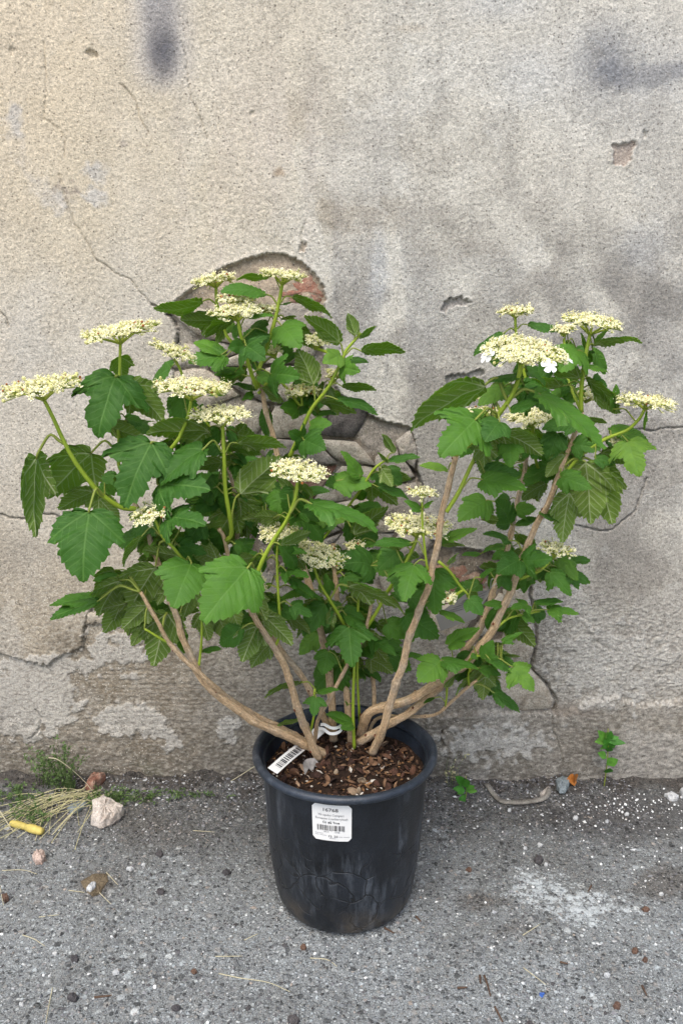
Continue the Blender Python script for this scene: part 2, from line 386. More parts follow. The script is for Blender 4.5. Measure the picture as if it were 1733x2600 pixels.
M = {}
M['wall'] = mat_wall(); M['ground'] = mat_ground()
M['stone'] = mat_stone('rubble_stone', (176, 168, 156), (150, 142, 132), (120, 112, 104))
M['pale_stone'] = mat_stone('pale_rubble_stone', (186, 176, 160), (174, 166, 152), (140, 128, 112))
M['dark_stone'] = mat_stone('dark_rubble_stone', (112, 106, 102), (92, 88, 86), (66, 62, 60))
M['brick'] = mat_stone('old_red_brick', (158, 112, 94), (134, 98, 84), (172, 154, 136))
M['leaf_top'] = mat_leaf('leaf_upper_side', False); M['leaf_under'] = mat_leaf('leaf_lower_side', True)
M['bark'] = mat_bark(); M['shoot'] = mat_shoot()
M['bud'] = simple('bud_scale', (104, 58, 36), 0.6, 0.3, 0.3, 200, 0.4)
M['petiole'] = simple('petiole_skin', (138, 150, 66), 0.5, 0.3, 0.18, 60, 0, 0.1)
M['cream'] = simple('cream_petal', (251, 245, 208), 0.6, 0.2, 0.05, 300, 0, 0.25)
M['white_petal'] = simple('white_petal', (248, 248, 246), 0.6, 0.2, 0.03, 300, 0, 0.25)
M['bud_green'] = simple('flower_bud', (226, 222, 150), 0.6, 0.25, 0.15, 300, 0, 0.12)
M['bud_brown'] = simple('withered_floret', (160, 104, 60), 0.8, 0.1, 0.3, 300)
M['stalk'] = simple('flower_stalk', (166, 180, 74), 0.5, 0.3, 0.12, 60, 0, 0.12)
M['pot'] = mat_pot(); M['pot_rim'] = mat_pot('worn_sheen_pot_rim', (18, 23, 30), (48, 56, 68))  # rim's bluish sheen put into a lighter base colour, along with its scuffs
M['paper'] = simple('label_paper', (232, 231, 228), 0.55, 0.3, 0.03, 120)
M['ink'] = simple('label_ink', (42, 42, 46), 0.6, 0.2, 0.1, 300)
M['grey_ink'] = simple('faded_label_ink', (128, 128, 132), 0.6, 0.2, 0.1, 300)
M['soil'] = simple('dark_soil', (44, 34, 28), 0.95, 0.1, 0.45, 160, 0.9)
M['chip'] = mat_random('bark_chip', [(0.0, (40, 28, 22)), (0.3, (72, 48, 38)), (0.55, (96, 66, 50)), (0.75, (120, 88, 64)), (0.90, (140, 110, 84)), (0.97, (166, 146, 122))], 0.7, 220, 0.6, 0.35)
M['crumb'] = mat_random('soil_crumb', [(0.0, (30, 23, 20)), (0.4, (58, 42, 34)), (0.7, (86, 66, 52)), (0.9, (140, 104, 70)), (0.97, (196, 190, 180))], 0.9, 300, 0.4, 0.15, True)
M['pebble'] = mat_random('loose_grit', [(0.0, (62, 60, 60)), (0.3, (98, 96, 97)), (0.6, (130, 130, 133)), (0.78, (150, 140, 130)), (0.9, (164, 166, 168)), (0.99, (214, 214, 212))], 0.85, 250, 0.5, 0.25, True)

# ------------------------------------------------------------------ the wall: one plaster coat, with its losses, cracks and stains
def axis_steps(lo, a, b, hi, d, far):
    k = lambda L: np.geomspace(d * 1.5, far, 40)
    def tail(L):
        s = [0.0]; st = d
        while s[-1] < L: st = min(st * 1.25, far); s.append(s[-1] + st)
        s = np.array(s[1:]); return s * (L / s[-1])
    return np.r_[a - tail(a - lo)[::-1], np.arange(a, b, d), b + tail(hi - b)]

HOLE = [(483, 736), (520, 708), (559, 682), (598, 668), (630, 656), (688, 642), (725, 646), (750, 656), (791, 687), (817, 723), (828, 758), (818, 800), (806, 850), (828, 920), (858, 992), (880, 1018), (911, 1035), (938, 1053), (974, 1071), (1041, 1084), (1052, 1120), (1060, 1187), (1068, 1240), (1075, 1310), (1092, 1372), (1150, 1390), (1250, 1402), (1310, 1425), (1318, 1500), (1300, 1560), (1296, 1640), (1262, 1700), (1170, 1655), (1080, 1560), (950, 1490), (800, 1500), (700, 1475), (640, 1400), (600, 1300), (598, 1200), (560, 1105), (475, 1040), (440, 960), (438, 900), (452, 842), (424, 796), (445, 765)]
CRACKS = [  # (half width px, depth m, points)
    (.9, .004, [(216, 605), (226, 622), (239, 655), (264, 670), (291, 693), (333, 710), (352, 739), (386, 773), (398, 785), (421, 792)]),
    (1.5, .007, [(386, 773), (421, 792), (440, 815), (452, 842), (447, 870)]),
    (0.8, .003, [(111, 105), (119, 222), (111, 300), (150, 327), (166, 355), (164, 400)]),
    (1.1, .004, [(305, 212), (319, 222), (344, 255), (355, 300), (377, 338)]),
    (0.8, .003, [(460, 105), (472, 144), (480, 233), (505, 294), (527, 355)]),
    (1.5, .007, [(-40, 1296), (0, 1306), (34, 1317), (65, 1317), (96, 1306), (134, 1306), (200, 1330)]),
    (1.3, .005, [(-10, 785), (15, 805), (22, 830)]),
    (2.6, .014, [(1016, 1156), (1038, 1180), (1061, 1210), (1069, 1230), (1075, 1290)]),
    (1.6, .010, [(1007, 1230), (1030, 1222), (1057, 1216)]),
    (1.3, .006, [(1560, 1098), (1634, 1090), (1649, 1095), (1689, 1087), (1733, 1085), (1800, 1080)]),
    (1.2, .005, [(1459, 1333), (1501, 1343), (1528, 1348), (1550, 1345), (1610, 1300), (1640, 1215)]),
    (2.4, .012, [(1345, 1425), (1352, 1470), (1345, 1510), (1353, 1540), (1362, 1600), (1358, 1650), (1348, 1690), (1353, 1707), (1390, 1740), (1412, 1780), (1404, 1803)]),
    (1.1, .005, [(1404, 1803), (1396, 1820), (1402, 1850), (1420, 1900), (1424, 1930)]),
    (1.8, .010, [(1121, 1850), (1118, 1872), (1124, 1890)]),
    (1.4, .007, [(238, 1535), (221, 1568), (214, 1600), (210, 1640)]),
    (1.0, .004, [(88, 1805), (102, 1830), (92, 1865), (70, 1880)]),
    (0.9, .003, [(150, 440), (170, 520), (190, 570), (216, 605)]),
    (0.9, .003, [(770, 640), (762, 600), (775, 560)]),
]
PITS = [((235, 137), 17, 10, .35, .006), ((640, 288), 4, 9, 0, .003), ((560, 480), 3, 6, 0, .003), ((1637, 340), 5, 12, 0, .004), ((810, 100), 3, 8, 0, .003), ((30, 130), 5, 16, 0, .003)]
SPALLS = [  # (points, depth m, colour)
    ([(1552, 363), (1570, 367), (1615, 357), (1606, 385), (1600, 405), (1585, 421), (1562, 419), (1553, 410), (1556, 390)], .0035, (168, 152, 140)),
    ([(1118, 792), (1130, 764), (1150, 756), (1170, 753), (1197, 768), (1182, 776), (1160, 774), (1140, 782), (1130, 796)], .006, (158, 152, 146)),
    ([(1130, 960), (1145, 951), (1190, 946), (1222, 935), (1228, 950), (1200, 962), (1160, 972), (1135, 990)], .005, (150, 146, 140)),
    ([(755, 640), (768, 612), (780, 615), (772, 640)], .003, (185, 170, 152)),
]
def wall_fields(px, py, x, z):
    sh = px.shape
    warp = 1.0
    wx = px + 16 * fbm(x * 60, z * 60, 3, 3); wy = py + 16 * fbm(x * 60, z * 60, 9, 3)
    ex = px + 5 * fbm(x * 160, z * 160, 21, 3); ey = py + 5 * fbm(x * 160, z * 160, 25, 3)
    big = fbm(x * 4.2, z * 4.2, 31, 5); mid = fbm(x * 14, z * 14, 41, 5); streak = fbm(x * 26, z * 3.0, 51, 4)
    alb = np.empty(sh + (3,)); alb[:] = lin((208, 197, 177))
    def lay(mask, c): alb[:] = alb * (1 - mask[..., None]) + lin(c) * mask[..., None]
    def blob(cx, cy, rx, ry, soft=.5, w=0):
        X = px + w * (wx - px); Y = py + w * (wy - py)
        return 1 - sstep(1 - soft, 1 + soft, np.hypot((X - cx) / rx, (Y - cy) / ry))
    # broad toning of the old render
    lay(.55 * blob(0, 60, 330, 480, .9), (218, 196, 160))
    lay(.4 * blob(300, 560, 330, 300, .8) * np.clip(.6 + mid, 0, 1), (206, 190, 160))
    lay(.55 * np.clip(.35 + streak * .9, 0, 1) * blob(720, 560, 260, 330, .8), (208, 194, 182))
    lay(.5 * np.clip(.4 + big, 0, 1) * sstep(820, 1000, px) * (1 - sstep(350, 700, py)), (204, 194, 180))
    lay(.55 * sstep(560, 900, py + 120 * big) * (1 - sstep(760, 900, px)), (198, 190, 177))
    # grey-brown weathering on the right
    cl = fbm(x * 7 + .5 * fbm(x * 5, z * 5, 201, 3), z * 6 + .5 * fbm(x * 5, z * 5, 207, 3), 211, 6)
    g = sstep(-.25, .45, .35 * mid + .9 * cl + .1) * sstep(770, 1000, wx + .12 * (py - 500)) * sstep(330, 640, wy)
    lay(.55 * g, (164, 151, 133))
    g2 = sstep(-.35, .5, mid * .35 + cl * .9 + .15) * sstep(800, 900, wx) * sstep(560, 760, wy)
    lay(.62 * g2, (158, 150, 141))
    lay(.42 * sstep(-.3, .6, mid + .6 * big) * sstep(1280, 1480, wx) * sstep(480, 700, wy) * (1 - sstep(900, 1250, py)), (112, 110, 108))
    lay(.5 * sstep(0, .5, streak + .25) * blob(950, 820, 170, 200, .6, 1), (142, 140, 140))
    lay(.5 * blob(930, 540, 105, 48, .7, 2), (160, 140, 112))
    lay(.45 * blob(1050, 400, 170, 110, .8, 3) * np.clip(.5 + mid, 0, 1), (172, 158, 136))
    lay(.45 * blob(1280, 620, 180, 170, .8, 3) * np.clip(.5 + mid * 1.5, 0, 1), (150, 140, 126))
    D = seg_dist(wx, wy, [(758, 240), (752, 330), (790, 395), (815, 480), (840, 560)], reach=120)
    lay(.5 * (1 - sstep(8, 44, D)) * np.clip(.55 + mid, 0, 1), (152, 134, 108))
    lay(.6 * blob(708, 440, 15, 11, .5, .4), (158, 128, 92))
    # damp, dirty foot of the wall
    lay(.55 * sstep(1200, 1480, py + 160 * big) * (1 - .45 * sstep(800, 1000, px)), (158, 144, 122))
    lay(.72 * sstep(1540, 1740, py + 150 * mid), (120, 109, 93))
    lay(.55 * sstep(1800, 1990, py + 60 * mid), (104, 99, 92))
    lay(.35 * sstep(1300, 1500, py) * sstep(1200, 1350, px) * np.clip(.6 + streak, 0, 1), (166, 156, 142))
    lay(.30 * sstep(1900, 1990, py + 40 * mid) * sstep(.0, .5, mid + .2) * (1 - sstep(300, 700, px)), (88, 98, 70))
    # lime bloom near the ground
    lime = np.maximum.reduce([1 - sstep(-10, 16, poly_sd(wx, wy, [(240, 1830), (275, 1800), (310, 1790), (410, 1808), (428, 1850), (462, 1888), (432, 1900), (380, 1862), (300, 1868), (250, 1862)])),
                              .8 * blob(70, 1790, 130, 90, .5, 2), .8 * blob(130, 1690, 150, 26, .5, 1.5), .6 * blob(300, 1650, 90, 60, .6, 2), .7 * blob(580, 1850, 26, 36, .5, 1.2), .7 * blob(1250, 1880, 150, 40, .7, 2.5),
                              .55 * blob(1560, 1690, 190, 110, .6, 2), .6 * blob(290, 1668, 18, 16, .4, .6), .8 * blob(50, 1700, 70, 14, .5, 1)])
    lm = sstep(.34, .46, lime * 1.0 + .40 * fbm(x * 30, z * 45, 57, 4)) * np.clip(lime * 3, 0, 1)
    lay(.82 * lm, (196, 191, 182)); lay(.25 * np.clip(lime, 0, 1), (176, 170, 160))
    # traces of old blue-grey paint, sprayed strokes
    D = seg_dist(wx, wy, [(30, 280), (38, 330), (55, 400), (85, 450), (110, 490), (150, 520)], reach=120)
    lay(.55 * (1 - sstep(8, 30, D)) * np.clip(.7 + mid * 1.6, 0, 1), (192, 190, 190))
    lay(.6 * np.maximum(blob(245, 440, 26, 28, .5, 1.4), blob(238, 500, 36, 20, .5, 1.4)) * np.clip(.7 + mid * 1.4, 0, 1), (194, 192, 190))
    lay(.5 * np.maximum(blob(165, 484, 34, 18, .4, 1.6), blob(312, 365, 9, 13, .4, .8)), (140, 128, 122))
    S = np.maximum(1 - sstep(16, 62, seg_dist(px, py, [(398, -80), (404, 40), (412, 120)], reach=140)) , 0) * .55
    lay(.55 * (1 - sstep(30, 110, seg_dist(px, py, [(400, -80), (412, 150)], reach=160))), (186, 182, 182))
    lay(S, (128, 128, 134))
    lay(.80 * blob(414, 138, 36, 66, .75), (88, 88, 96))
    lay(.45 * blob(1560, 190, 190, 130, .9), (192, 192, 196))
    lay(.62 * blob(1535, 150, 62, 80, .85, .6), (112, 116, 130))
    lay(.62 * (1 - sstep(8, 55, seg_dist(wx, wy, [(1545, 190), (1640, 198), (1733, 178), (1850, 170)], reach=140))), (116, 120, 134))
    lay(.4 * blob(1330, 190, 70, 60, .8), (190, 190, 192))
    lay(.5 * blob(1275, 10, 90, 40, .8), (198, 196, 194))
    lay(.5 * blob(962, 690, 24, 85, .7, .5), (182, 186, 196))
    lay(.35 * blob(1640, 620, 60, 60, .8, 1), (176, 180, 188))
    lay(.30 * blob(1040, 72, 40, 10, .8), (200, 168, 120))
    # the render greys towards the right and the damp foot; only the upper left keeps its warm tint
    c2 = fbm(x * 6.5 + .3 * cl, z * 5.5, 221, 6); c3 = fbm(x * 9, z * 7 + .3 * cl, 231, 6); wz = .35 + .65 * sstep(560, 900, px)
    lay(.26 * wz * sstep(.16, .20, c2), (210, 204, 194)); lay(.24 * wz * sstep(.20, .235, c3), (150, 140, 126)); lay(.16 * wz * sstep(.1, .4, streak), (150, 142, 132))
    lum = alb @ np.array([.30, .55, .15]); kk = np.clip(.12 + .42 * sstep(700, 1150, px + .25 * py) - .22 * sstep(1300, 1700, py), 0, .5)
    alb[:] = alb * (1 - kk[..., None]) + (lum[..., None] * np.array([.995, 1.0, .955])) * kk[..., None]
    lay(.22 * sstep(.05, .5, cl) * sstep(500, 900, py) , (136, 130, 122)); lay(.28 * sstep(.1, .5, -cl) * sstep(500, 900, py) * (1 - sstep(1700, 1900, py)), (204, 200, 192))
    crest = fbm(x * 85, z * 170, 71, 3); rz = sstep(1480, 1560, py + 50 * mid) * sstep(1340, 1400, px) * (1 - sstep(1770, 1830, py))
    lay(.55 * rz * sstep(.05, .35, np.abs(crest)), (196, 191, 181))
    dash = fbm(x * 95, z * 210, 73, 2); lay(.42 * sstep(.12, .4, dash) * sstep(1350, 1600, py), (186, 180, 168)); lay(.35 * sstep(.15, .45, -dash) * sstep(1350, 1600, py), (92, 84, 74))
    # ---- relief (metres, + towards the viewer)
    fine = fbm(x * 190, z * 190, 61, 2) * .00022 + noise(x * 300, z * 300, 67) * .00045
    h = fine * (1 + .5 * sstep(.0, .4, mid)) + .0020 * big + .0006 * mid
    rough = sstep(1480, 1560, py + 50 * mid) * sstep(1340, 1400, px) * (1 - sstep(1770, 1830, py))
    h += rough * (.0024 * np.abs(fbm(x * 85, z * 170, 71, 3)) - .0006)
    trowel = sstep(1660, 1720, py) * (1 - sstep(1800, 1860, py)) * sstep(180, 260, px) * (1 - sstep(640, 760, px))
    h += trowel * .0008 * fbm(x * 9, z * 150, 75, 2)
    low = sstep(1800, 1850, py); h += low * .0016 * fbm(x * 40, z * 55, 79, 3)
    # lower-left: upper coat stands proud of the layer below a broken edge
    edge_pts = [(-600, 1655), (0, 1660), (60, 1678), (118, 1692), (150, 1668), (210, 1642), (214, 1600), (222, 1566), (240, 1538), (330, 1500), (520, 1480), (640, 1478)]
    below = poly_sd(ex, ey, edge_pts + [(700, 2100), (-600, 2100)])
    h -= .0065 * (1 - sstep(-3, 3, below)) * (1 - sstep(300, 520, px))
    plinth = poly_sd(ex, ey, [(1080, 1815), (1250, 1806), (1390, 1806), (1430, 1812), (1480, 1782), (1560, 1764), (1582, 1776), (1612, 1788), (1733, 1776), (2600, 1770), (2600, 2100), (1080, 2100)])
    h += .009 * (1 - sstep(-4, 4, plinth)); h += .0018 * lm
    strip = blob(1450, 1800, 60, 14, .4, .6); lay(.5 * strip, (130, 118, 106))
    for pts, dep, c in SPALLS:
        sd = poly_sd(ex, ey, pts); k = 1 - sstep(-2, 2, sd); h -= dep * k; h += .0012 * (1 - sstep(2, 9, np.abs(sd))) * (1 - k); lay(.75 * k, c)
    for (cx, cy), rx, ry, an, dep in PITS:
        u = (ex - cx) * math.cos(an) + (ey - cy) * math.sin(an); w = -(ex - cx) * math.sin(an) + (ey - cy) * math.cos(an)
        h -= dep * (1 - sstep(.5, 1.2, np.hypot(u / rx, w / ry)))
    sd = poly_sd(ex, ey, HOLE); k = 1 - sstep(-3, 3, sd)
    floor = -.011 + .003 * mid + .0025 * fbm(x * 45, z * 45, 85, 3)
    arch = 1 - sstep(760, 800, py)
    floor = floor + arch * .003
    h = h * (1 - k) + floor * k + .0015 * (1 - sstep(2, 14, np.abs(sd))) * (1 - k)
    lay(.92 * k * arch, (178, 160, 138)); lay(.92 * k * (1 - arch), (132, 120, 106))
    lay(.7 * k * sstep(.05, .35, mid + .1) * (1 - arch), (168, 160, 150))
    lay(.8 * k * blob(450, 900, 90, 130, .5, 1), (172, 164, 152))
    kx = px + 2.4 * fbm(x * 120, z * 120, 91, 3); ky = py + 2.4 * fbm(x * 120, z * 120, 95, 3)
    for hw, dep, pts in CRACKS:
        D = seg_dist(kx, ky, pts, reach=30)
        h -= dep * (1 - sstep(hw * .6, hw * 1.5 + .8, D))
    return h, alb

gx = axis_steps(-3.0, -.62, .62, 3.0, .0018, .12); gz = axis_steps(-.05, -.012, 1.335, 2.6, .0018, .12)
GX, GZ = np.meshgrid(gx, gz)
PXw, PYw = proj(np.stack([GX, np.full_like(GX, WALL_Y), GZ], -1))
hW, aW = wall_fields(PXw, PYw, GX, GZ)
def grid_quads(ny, nx, flip=False):
    i = np.arange(ny - 1)[:, None] * nx + np.arange(nx - 1)[None, :]
    q = np.stack([i, i + 1, i + nx + 1, i + nx], -1).reshape(-1, 4)
    return q[:, ::-1] if flip else q
Vw = np.stack([GX, WALL_Y - hW, GZ], -1).reshape(-1, 3)
ny, nx = GX.shape
# give the wall its thickness: a rim of faces running back 0.3 m and a plain rear face
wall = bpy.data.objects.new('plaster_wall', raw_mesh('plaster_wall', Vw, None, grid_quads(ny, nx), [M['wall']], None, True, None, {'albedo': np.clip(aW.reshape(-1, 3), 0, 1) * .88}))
link(wall); tag(wall, 'weathered beige plaster wall with cracks, sprayed grey paint and exposed rubble', 'wall')
core = MB()
bx_ = np.array([[x, y, z] for x in (-3.0, 3.0) for y in (WALL_Y + .05, WALL_Y + .34) for z in (-.3, 2.6)])
core.add(bx_, None, [[0, 1, 3, 2], [4, 6, 7, 5], [0, 4, 5, 1], [2, 3, 7, 6], [1, 5, 7, 3], [0, 2, 6, 4]])
o = core.obj('masonry_core', [M['stone']], wall, smooth=False)
def wall_h(px, py):
    P = at(px, py, WALL_Y); i = int(np.clip(np.searchsorted(gz, P[2]), 0, len(gz) - 1)); j = int(np.clip(np.searchsorted(gx, P[0]), 0, len(gx) - 1))
    return hW[i, j]

def slab(mb, ring, front, depth, bevel, seed, amp=.0012, m=0):
    """irregular stone: ring of (x, z) points, front plane offset (m, + out of the wall), depth into the wall"""
    ring = np.asarray(ring, float); n = len(ring); c = ring.mean(0)
    r_ = np.random.default_rng(seed)
    def lvl(k, off, a): 
        p = c + (ring - c) * k; o = off + a * r_.normal(size=n)
        return np.c_[p[:, 0], WALL_Y - o, p[:, 1]]
    V = np.vstack([lvl(1, front - depth, 0), lvl(1, front - bevel, amp * .4), lvl(.955, front, amp), lvl(.55, front + amp, amp * 1.4), [[c[0], WALL_Y - front - amp, c[1]]]])
    Q = []; T = []
    for k in range(3):
        for i in range(n): j = (i + 1) % n; Q.append([k * n + i, k * n + j, (k + 1) * n + j, (k + 1) * n + i])
    for i in range(n): T.append([3 * n + i, 3 * n + (i + 1) % n, 4 * n])
    A = ring; area = 0.5 * np.sum(A[:, 0] * np.roll(A[:, 1], -1) - np.roll(A[:, 0], -1) * A[:, 1])
    if area < 0: Q = [q[::-1] for q in Q]; T = [t[::-1] for t in T]
    mb.add(V, T, Q, m)
def px_ring(pts, per=3, jit=2.0, seed=0):
    r_ = np.random.default_rng(seed); out = []
    n = len(pts)
    for i in range(n):
        a = np.array(pts[i], float); b = np.array(pts[(i + 1) % n], float)
        for k in range(per):
            p = a + (b - a) * (k / per) + r_.normal(size=2) * jit; P = at(p[0], p[1], WALL_Y); out.append((P[0], P[2]))
    out = np.array(out); return (out + .10 * (np.roll(out, 1, 0) + np.roll(out, -1, 0))) / 1.2
stone_n = 0
def wall_piece(name, pts, front, depth, mat, seed, per=3, jit=2.0):
    mb = MB(); ring = px_ring(pts, per, jit, seed); slab(mb, ring, front, depth, .0022, seed)
    c = np.array([ring[:, 0].mean(), WALL_Y - front, ring[:, 1].mean()])
    return mb.obj(name, [M[mat]], wall, c)
# rubble in the exposed patch: jittered courses
cols = np.arange(420, 1400, 128); rows = np.arange(772, 1740, 84)
jr = np.random.default_rng(5)
CX = cols[None, :] + jr.normal(size=(len(rows), len(cols))) * 24 + (np.arange(len(rows)) % 2 * 56)[:, None]
CY = rows[:, None] + jr.normal(size=(len(rows), len(cols))) * 15
k = 0
HOLE_IN = HOLE
REDS = [(700, 1040), (660, 1075), (800, 1000), (880, 990), (770, 1240), (850, 1110), (1160, 1440), (1150, 1470), (1090, 1620)]
for i in range(len(rows) - 1):
    for j in range(len(cols) - 1):
        q = np.array([(CX[i, j], CY[i, j]), (CX[i, j + 1], CY[i, j + 1]), (CX[i + 1, j + 1], CY[i + 1, j + 1]), (CX[i + 1, j], CY[i + 1, j])])
        c = q.mean(0); q = c + (q - c) * (.955 + .02 * jr.random())
        pts_all = np.vstack([q, c[None]])
        sdv = poly_sd(pts_all[:, 0], pts_all[:, 1], HOLE)
        if sdv[-1] > -18: continue
        if (sdv[:4] > -2).sum() > 0: q = c + (q - c) * np.clip(.62 + .007 * -sdv[-1], .5, .94)
        if 935 < c[0] < 1080 and 1090 < c[1] < 1330: continue
        red = min(math.hypot(c[0] - a, c[1] - b) for a, b in REDS) < 34
        dark = (960 > c[0] > 850 and 1020 < c[1] < 1140) or (c[0] > 1090 and c[1] < 1500 and jr.random() < .7)
        wall_piece('brick' if red else 'stone', [tuple(p) for p in q], -.006 + .006 * jr.random() - (.005 if dark else 0), .02, 'brick' if red else ('dark_stone' if dark else ('pale_stone' if jr.random() < .4 else 'stone')), 100 + k)
        k += 1
wall_piece('brick', [(728, 706), (790, 694), (812, 722), (824, 760), (790, 778), (735, 770), (708, 752)], -.008, .012, 'brick', 1, 4)
for s_, (pts, fr, mt) in enumerate([
    ([(1005, 1120), (1042, 1092), (1060, 1150), (1052, 1190), (1015, 1160)], .001, 'stone'),
    ([(952, 1165), (1000, 1128), (1032, 1180), (1054, 1212), (1008, 1226), (945, 1244)], -.001, 'stone'),
    ([(945, 1252), (1004, 1236), (1058, 1224), (1068, 1290), (1076, 1330), (1000, 1340), (950, 1318)], -.002, 'stone'),
    ([(1278, 1500), (1340, 1494), (1347, 1545), (1340, 1580), (1286, 1584)], -.001, 'pale_stone'),
    ([(1286, 1590), (1345, 1584), (1355, 1620), (1350, 1660), (1340, 1684), (1282, 1692), (1270, 1640)], .002, 'pale_stone'),
    ([(1255, 1700), (1344, 1697), (1380, 1735), (1404, 1776), (1394, 1796), (1330, 1804), (1258, 1792)], .004, 'pale_stone'),
    ([(1160, 1690), (1246, 1715), (1250, 1790), (1170, 1800)], -.001, 'stone'),
    ([(492, 1062), (572, 1050), (580, 1108), (505, 1130)], -.002, 'pale_stone'),
    ([(215, 1555), (262, 1556), (285, 1580), (240, 1590), (216, 1588)], -.002, 'pale_stone'),
    ([(478, 800), (520, 790), (560, 830), (530, 870), (480, 850)], -.007, 'pale_stone'),
    ([(465, 870), (520, 884), (530, 940), (480, 960), (448, 915)], -.006, 'pale_stone'),
    ([(575, 800), (640, 795), (650, 850), (590, 860)], -.008, 'stone'),
    ([(700, 790), (790, 785), (796, 845), (760, 872), (705, 860)], -.007, 'pale_stone')]):
    wall_piece('stone', pts, fr, .022, mt, 300 + s_, 4, 1.5)

# ------------------------------------------------------------------ the ground: one sheet of worn asphalt
ax_ = axis_steps(-40, -.50, .50, 40, .0016, 3.0); ay_ = axis_steps(-40, .62, WALL_Y + .02, WALL_Y + .05, .0016, 3.0)
AX, AY = np.meshgrid(ax_, ay_)
def ground_fields(x, y):
    px, py = proj(np.stack([x, np.maximum(y, .4), np.zeros_like(x)], -1))
    big = fbm(x * 5, y * 5, 131, 4); mid = fbm(x * 22, y * 22, 137, 4)
    alb = np.empty(x.shape + (3,)); alb[:] = lin((132, 136, 137))
    def lay(m, c): alb[:] = alb * (1 - m[..., None]) + lin(c) * m[..., None]
    lay(.55 * sstep(.0, .5, big + .1), (118, 121, 121))
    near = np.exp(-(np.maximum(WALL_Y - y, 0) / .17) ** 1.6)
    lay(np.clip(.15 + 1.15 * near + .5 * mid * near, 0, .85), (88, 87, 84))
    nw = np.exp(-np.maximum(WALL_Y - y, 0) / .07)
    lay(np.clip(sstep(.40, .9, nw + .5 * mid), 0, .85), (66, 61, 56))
    lay(.40 * sstep(.05, .5, fbm(x * 11, y * 11, 161, 5)) * (.35 + .65 * near), (82, 78, 72))
    dark = 1 - sstep(.35, 1.15, np.hypot((px - 1560 + 60 * mid) / 260, (py - 2075) / 80)); lay(.5 * dark, (70, 68, 68))
    for cx, cy, rx, ry, w in ((1230, 2290, 80, 36, .5), (1680, 2250, 90, 60, .5), (1300, 2360, 50, 26, .4), (720, 2180, 60, 40, .3), (420, 2120, 160, 50, .3), (245, 2245, 60, 40, .5)):
        lay(w * (1 - sstep(.4, 1.2, np.hypot((px - cx) / rx, (py - cy) / ry) + .4 * mid)), (74, 66, 58))
    sp = 1 - sstep(-60, 30, poly_sd(px + 34 * mid, py + 20 * mid, [(1265, 2245), (1330, 2185), (1400, 2195), (1480, 2235), (1560, 2250), (1660, 2270), (1690, 2300), (1620, 2330), (1590, 2350), (1490, 2370), (1480, 2395), (1440, 2370), (1360, 2340), (1330, 2310), (1280, 2300)], reach=160))
    sp2 = .8 * (1 - sstep(.4, 1.1, np.hypot((px - 1120) / 45, (py - 2115) / 32) + .3 * mid))
    h = .0028 * big + .0016 * mid + .0009 * fbm(x * 110, y * 110, 141, 2) + .0005 * fbm(x * 300, y * 300, 147, 1)
    h += .016 * np.exp(-np.maximum(WALL_Y - y, 0) / .022) * (1 + .8 * mid) * np.clip(.6 + big, .2, 1.4)
    h += near * .0035 * fbm(x * 60, y * 60, 149, 3)
    far = sstep(.9, 3, np.hypot(x, y - 1)); h = h * (1 - far)
    return h, alb, np.maximum(sp, sp2)
hG, aG, sG = ground_fields(AX, AY)
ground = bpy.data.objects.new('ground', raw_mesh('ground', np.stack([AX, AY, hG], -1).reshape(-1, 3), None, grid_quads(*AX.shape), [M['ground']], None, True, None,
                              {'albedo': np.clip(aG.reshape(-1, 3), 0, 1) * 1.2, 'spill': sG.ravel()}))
link(ground); tag(ground, 'worn grey asphalt strewn with grit', None, None, 'structure')
def gz_at(x, y):
    i = int(np.clip(np.searchsorted(ay_, y), 0, len(ay_) - 1)); j = int(np.clip(np.searchsorted(ax_, x), 0, len(ax_) - 1)); return float(hG[i, j])
def on_ground(px, py):
    P = at_z(px, py, 0.0); P[1] = min(P[1], WALL_Y - .004); 
    h = gz_at(P[0], P[1]); Q = at_z(px, py, h); Q[1] = min(Q[1], WALL_Y - .004); Q[2] = gz_at(Q[0], Q[1]); return Q

# ------------------------------------------------------------------ the nursery pot
POT = np.array([.0045, .95, 0.0]); POT_H = .224; SOIL_Z = .195
POT[2] = max(gz_at(POT[0] + dx, POT[1] + dy) for dx in (-.06, 0, .06) for dy in (-.06, 0, .06)) - .001
def lathe(mb, prof, n=96, m=0, seed=0, amp=0.0):
    prof = np.asarray(prof, float); k = len(prof); a = np.arange(n) / n * 2 * math.pi
    rr = prof[:, 0][:, None] * (1 + amp * noise(np.cos(a)[None, :] * 1.3 + prof[:, 1][:, None] * 9, np.sin(a)[None, :] * 1.3 + seed, seed))
    V = np.stack([rr * np.cos(a), rr * np.sin(a), np.broadcast_to(prof[:, 1][:, None], (k, n))], -1).reshape(-1, 3)
    i = np.arange(k - 1)[:, None] * n; j = np.arange(n)[None, :]; j2 = (j + 1) % n
    mb.add(V, None, np.stack([i + j, i + j2, i + n + j2, i + n + j], -1).reshape(-1, 4), m)
pot = bpy.data.objects.new('nursery_pot', None); pot.location = POT; link(pot)
tag(pot, 'scuffed black plastic nursery pot with white label, standing on the asphalt', 'pot')
def pot_r(z): return np.interp(z, [0, .012, .030, .075, .130, .178, .211], [.0880, .0940, .0975, .1030, .1070, .1098, .1112])
mb = MB()
lathe(mb, [(.0, .004), (.070, .004), (.078, .001), (.0855, .003), (.0905, .007), (.0940, .013), (.0960, .021)] + [(pot_r(z) , z) for z in np.linspace(.03, .208, 15)] + [(.1100, .211), (.1080, .211)], 96, 0, 3, .006)
mb.obj('body', [M['pot']], pot)
mb = MB()
